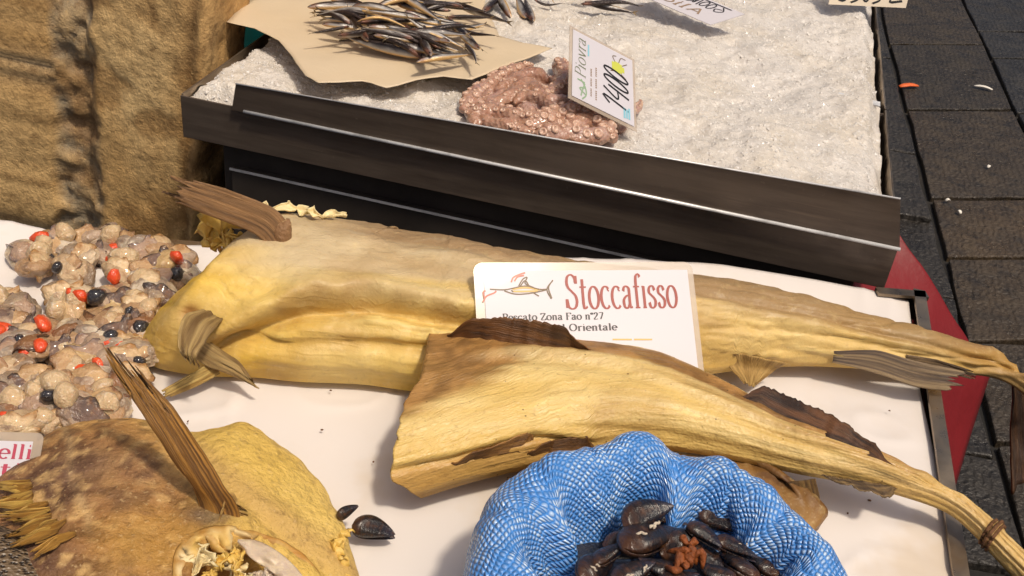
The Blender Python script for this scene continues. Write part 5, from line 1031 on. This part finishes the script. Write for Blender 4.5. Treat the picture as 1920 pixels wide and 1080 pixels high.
va, vb = valve_mesh(1), valve_mesh(-1); crust = tube(catmull([(-.09, 0, 0), (-.05, .03, .012), (0, .0, .016), (.05, .035, .012), (.09, .03, 0)], 14), [.012, .018, .02, .021, .022, .022, .024, .024, .022, .022, .022, .02, .018, .012], 8); crust.materials.append(M['lime']); beard = blob_mesh(M['byssus'], 8, .10, .07, .06)
def place_mussel(h, t, roll, label, group, extra=None, gape=.06):
    h, t = Vector(h), Vector(t); L = (t - h).length; x = (t - h).normalized(); y = Vector((0, 0, 1)).cross(x).normalized(); z = x.cross(y)
    rt = empty('mussel', h); tag(rt, label, 'mussel', group)
    rt.matrix_world = Matrix.Translation(h) @ Matrix((x, y, z)).transposed().to_4x4() @ Matrix.Rotation(roll, 4, 'X') @ Matrix.Scale(L, 4)
    for me, sg in ((va, 1), (vb, -1)):
        o = link('valve', me, None, rt); v1 = o if sg > 0 else v1; o.matrix_parent_inverse = Matrix.Identity(4); o.rotation_euler = (0, -sg * gape, 0); solid(o, .012)
    if extra:
        for k in range(rng.choice([2, 3])):
            o = link('barnacle', crust, None, v1); o.matrix_parent_inverse = Matrix.Identity(4); o.location = (rng.uniform(.25, .7), rng.uniform(-.08, .1), .145); o.rotation_euler = (0, .2, rng.uniform(0, 6)); o.scale = (rng.uniform(.35, .9),) * 3
    return rt
SKL, SKG = 'dark closed mussel in the heap inside the blue sack', 'mussels inside the blue sack'
SKL2, SKG2 = 'dark mussel crusted with white barnacles in the blue sack', 'barnacled mussels inside the blue sack'
far_rim = P(1240, 812, .125); dirc = CAM[:2] - far_rim[:2]; dirc /= np.linalg.norm(dirc)
SC = np.array([far_rim[0] + dirc[0] * .128 + .028, far_rim[1] + dirc[1] * .128, 0])
mus = [(1168, 984, 1262, 950, .095, 0), (1166, 1026, 1276, 1000, .10, 1), (1290, 982, 1352, 1030, .098, 0), (1340, 1010, 1420, 1050, .095, 1), (1280, 1076, 1196, 1050, .1, 0), (1110, 1060, 1180, 1020, .086, 0), (1090, 1090, 1150, 1048, .086, 1), (1150, 1100, 1228, 1058, .1, 1), (1380, 1090, 1300, 1056, .1, 0), (1420, 1088, 1340, 1030, .09, 0),
       (1200, 960, 1290, 990, .082, 0), (1310, 960, 1390, 1000, .086, 0), (1230, 1110, 1310, 1080, .104, 0), (1060, 1110, 1130, 1090, .085, 0), (1460, 1080, 1400, 1030, .084, 0), (1130, 1020, 1230, 1040, .08, 0), (1270, 1020, 1370, 1080, .084, 0), (1180, 1070, 1260, 1120, .09, 0), (1340, 1120, 1440, 1100, .092, 0), (1240, 1040, 1330, 1010, .088, 0)]
for x0, y0, x1, y1, z, e in mus:
    rt = place_mussel(P(x0, y0, z), P(x1, y1, z - rng.uniform(-.006, .012)), rng.uniform(-.7, .7), SKL2 if e else SKL, SKG2 if e else SKG, e)
for x, y in ((1286, 1030), (1292, 1062), (1272, 1050)):
    pass
r7 = random.Random(9)
for k in range(16):
    an_, rd_ = r7.uniform(math.pi, 2 * math.pi), .075 * math.sqrt(r7.random()); c_ = np.array([SC[0] + rd_ * math.cos(an_), SC[1] + rd_ * math.sin(an_) - .012, .078 + r7.uniform(-.006, .01)]); a2 = r7.uniform(0, 6.28); d_ = np.array([math.cos(a2), math.sin(a2), r7.uniform(-.3, .3)]) * .026
    place_mussel(c_ - d_, c_ + d_, r7.uniform(-.8, .8), SKL, SKG)
bd = empty('mussel_beard', P(1285, 1048, .108)); tag(bd, 'rusty brown mussel beard tangled between the mussels in the sack', 'seaweed')
for k in range(11):
    c_ = P(1285 + rng.uniform(-14, 14), 1045 + rng.uniform(-25, 28), .106); link('tuft', tube(catmull([c_, c_ + [rng.uniform(-.008, .008), rng.uniform(-.01, .01), .006], c_ + [rng.uniform(-.012, .012), rng.uniform(-.014, .014), -.004]], 8), [.001, .0022, .0026, .003, .0026, .0024, .002, .001], 8), M['byssus'], bd)
place_mussel(P(660, 985, .016), P(742, 1006, .012), .5, 'open dark mussel shell lying by the yellow flap of the dried head', None, None, .16)
place_mussel(P(632, 972, .022), P(672, 948, .03), 1.2, 'dark mussel shell standing half under the dried head', None, None, .05)

# ------------------------------------------------------------------ the blue sack
def build_sack():
    r = empty('blue_sack', SC); tag(r, 'blue woven plastic sack with rolled rim, full of mussels', 'sack')
    nth = 420; th = np.linspace(0, 2 * np.pi, nth, endpoint=False)
    prof = np.array([(.118, .0), (.140, .012), (.152, .045), (.154, .08), (.148, .104), (.136, .119), (.122, .122), (.111, .113), (.103, .098), (.097, .076), (.090, .055), (.075, .045)])
    prof[:, 0] *= .93; pf = catmull(prof, 110); vv = np.linspace(0, 1, 110)
    T, V = np.meshgrid(th, vv); R = np.tile(pf[:, :1], (1, nth)); Z = np.tile(pf[:, 1:], (1, nth))
    cir = np.stack([np.cos(T), np.sin(T), V * 0], -1)
    big = fbm(cir, 1.6, 2, 5); cir2 = np.stack([np.cos(T), np.sin(T), V * .9], -1); mid = fbm(cir2, 3.2, 3, 11); fold = np.clip(1 - np.abs(fbm(cir2 * [1, 1, .5], 2.4, 2, 23)) * 3.2, 0, 1) ** 2; crk = np.clip(1 - np.abs(fbm(cir2 * [1, 1, .8], 5.5, 2, 31)) * 3, 0, 1) ** 2
    inner = sstep(.5, .9, V); top = gauss(V, .55, .22)
    R = R * (1 + .045 * big) + .0035 * mid * (.4 + inner) + .009 * fold * inner - .006 * fold * top * .5 - .0018 * crk * (.5 + inner) 
    # deep pinches where the cloth is tucked in
    for a0, wd_, dp in ((math.radians(93), .15, .034), (math.radians(160), .15, .026), (math.radians(50), .12, .014), (math.radians(20), .09, .014), (math.radians(200), .14, .016)):
        da = np.angle(np.exp(1j * (T - a0))); Z = Z - dp * gauss(da, 0, wd_) * sstep(.42, .7, V) * .55; R = R - dp * gauss(da, 0, wd_ * .8) * sstep(.45, .75, V) * .9
        R = R + dp * .10 * (gauss(da, wd_ * 1.7, wd_) + gauss(da, -wd_ * 1.7, wd_)) * top
    Z = Z + top * (.004 * big + .004 * mid) - .003 * crk * top
    G = np.stack([SC[0] + R * np.cos(T), SC[1] + R * np.sin(T), np.maximum(Z, .002)], -1)
    G += .0006 * fbm(G, 90, 2, 3)[..., None]
    # wrap with a duplicated seam column for clean uv
    G = np.concatenate([G, G[:, :1]], 1); uv = np.stack([np.concatenate([T, T[:, :1] * 0 + 2 * np.pi], 1) / (2 * np.pi), np.concatenate([V, V[:, :1]], 1)], -1)
    link('sack_cloth', grid(G, uvs=uv, flip=True), M['sack'], r)
    k = 36; a = np.linspace(0, 2 * np.pi, k, endpoint=False); me = mesh('bed', [(SC[0] + .095 * math.cos(t), SC[1] + .095 * math.sin(t), .058) for t in a], [tuple(range(k))]); link('sack_lining', me, M['gut'], r, False)
build_sack()
bpy.context.view_layer.update()
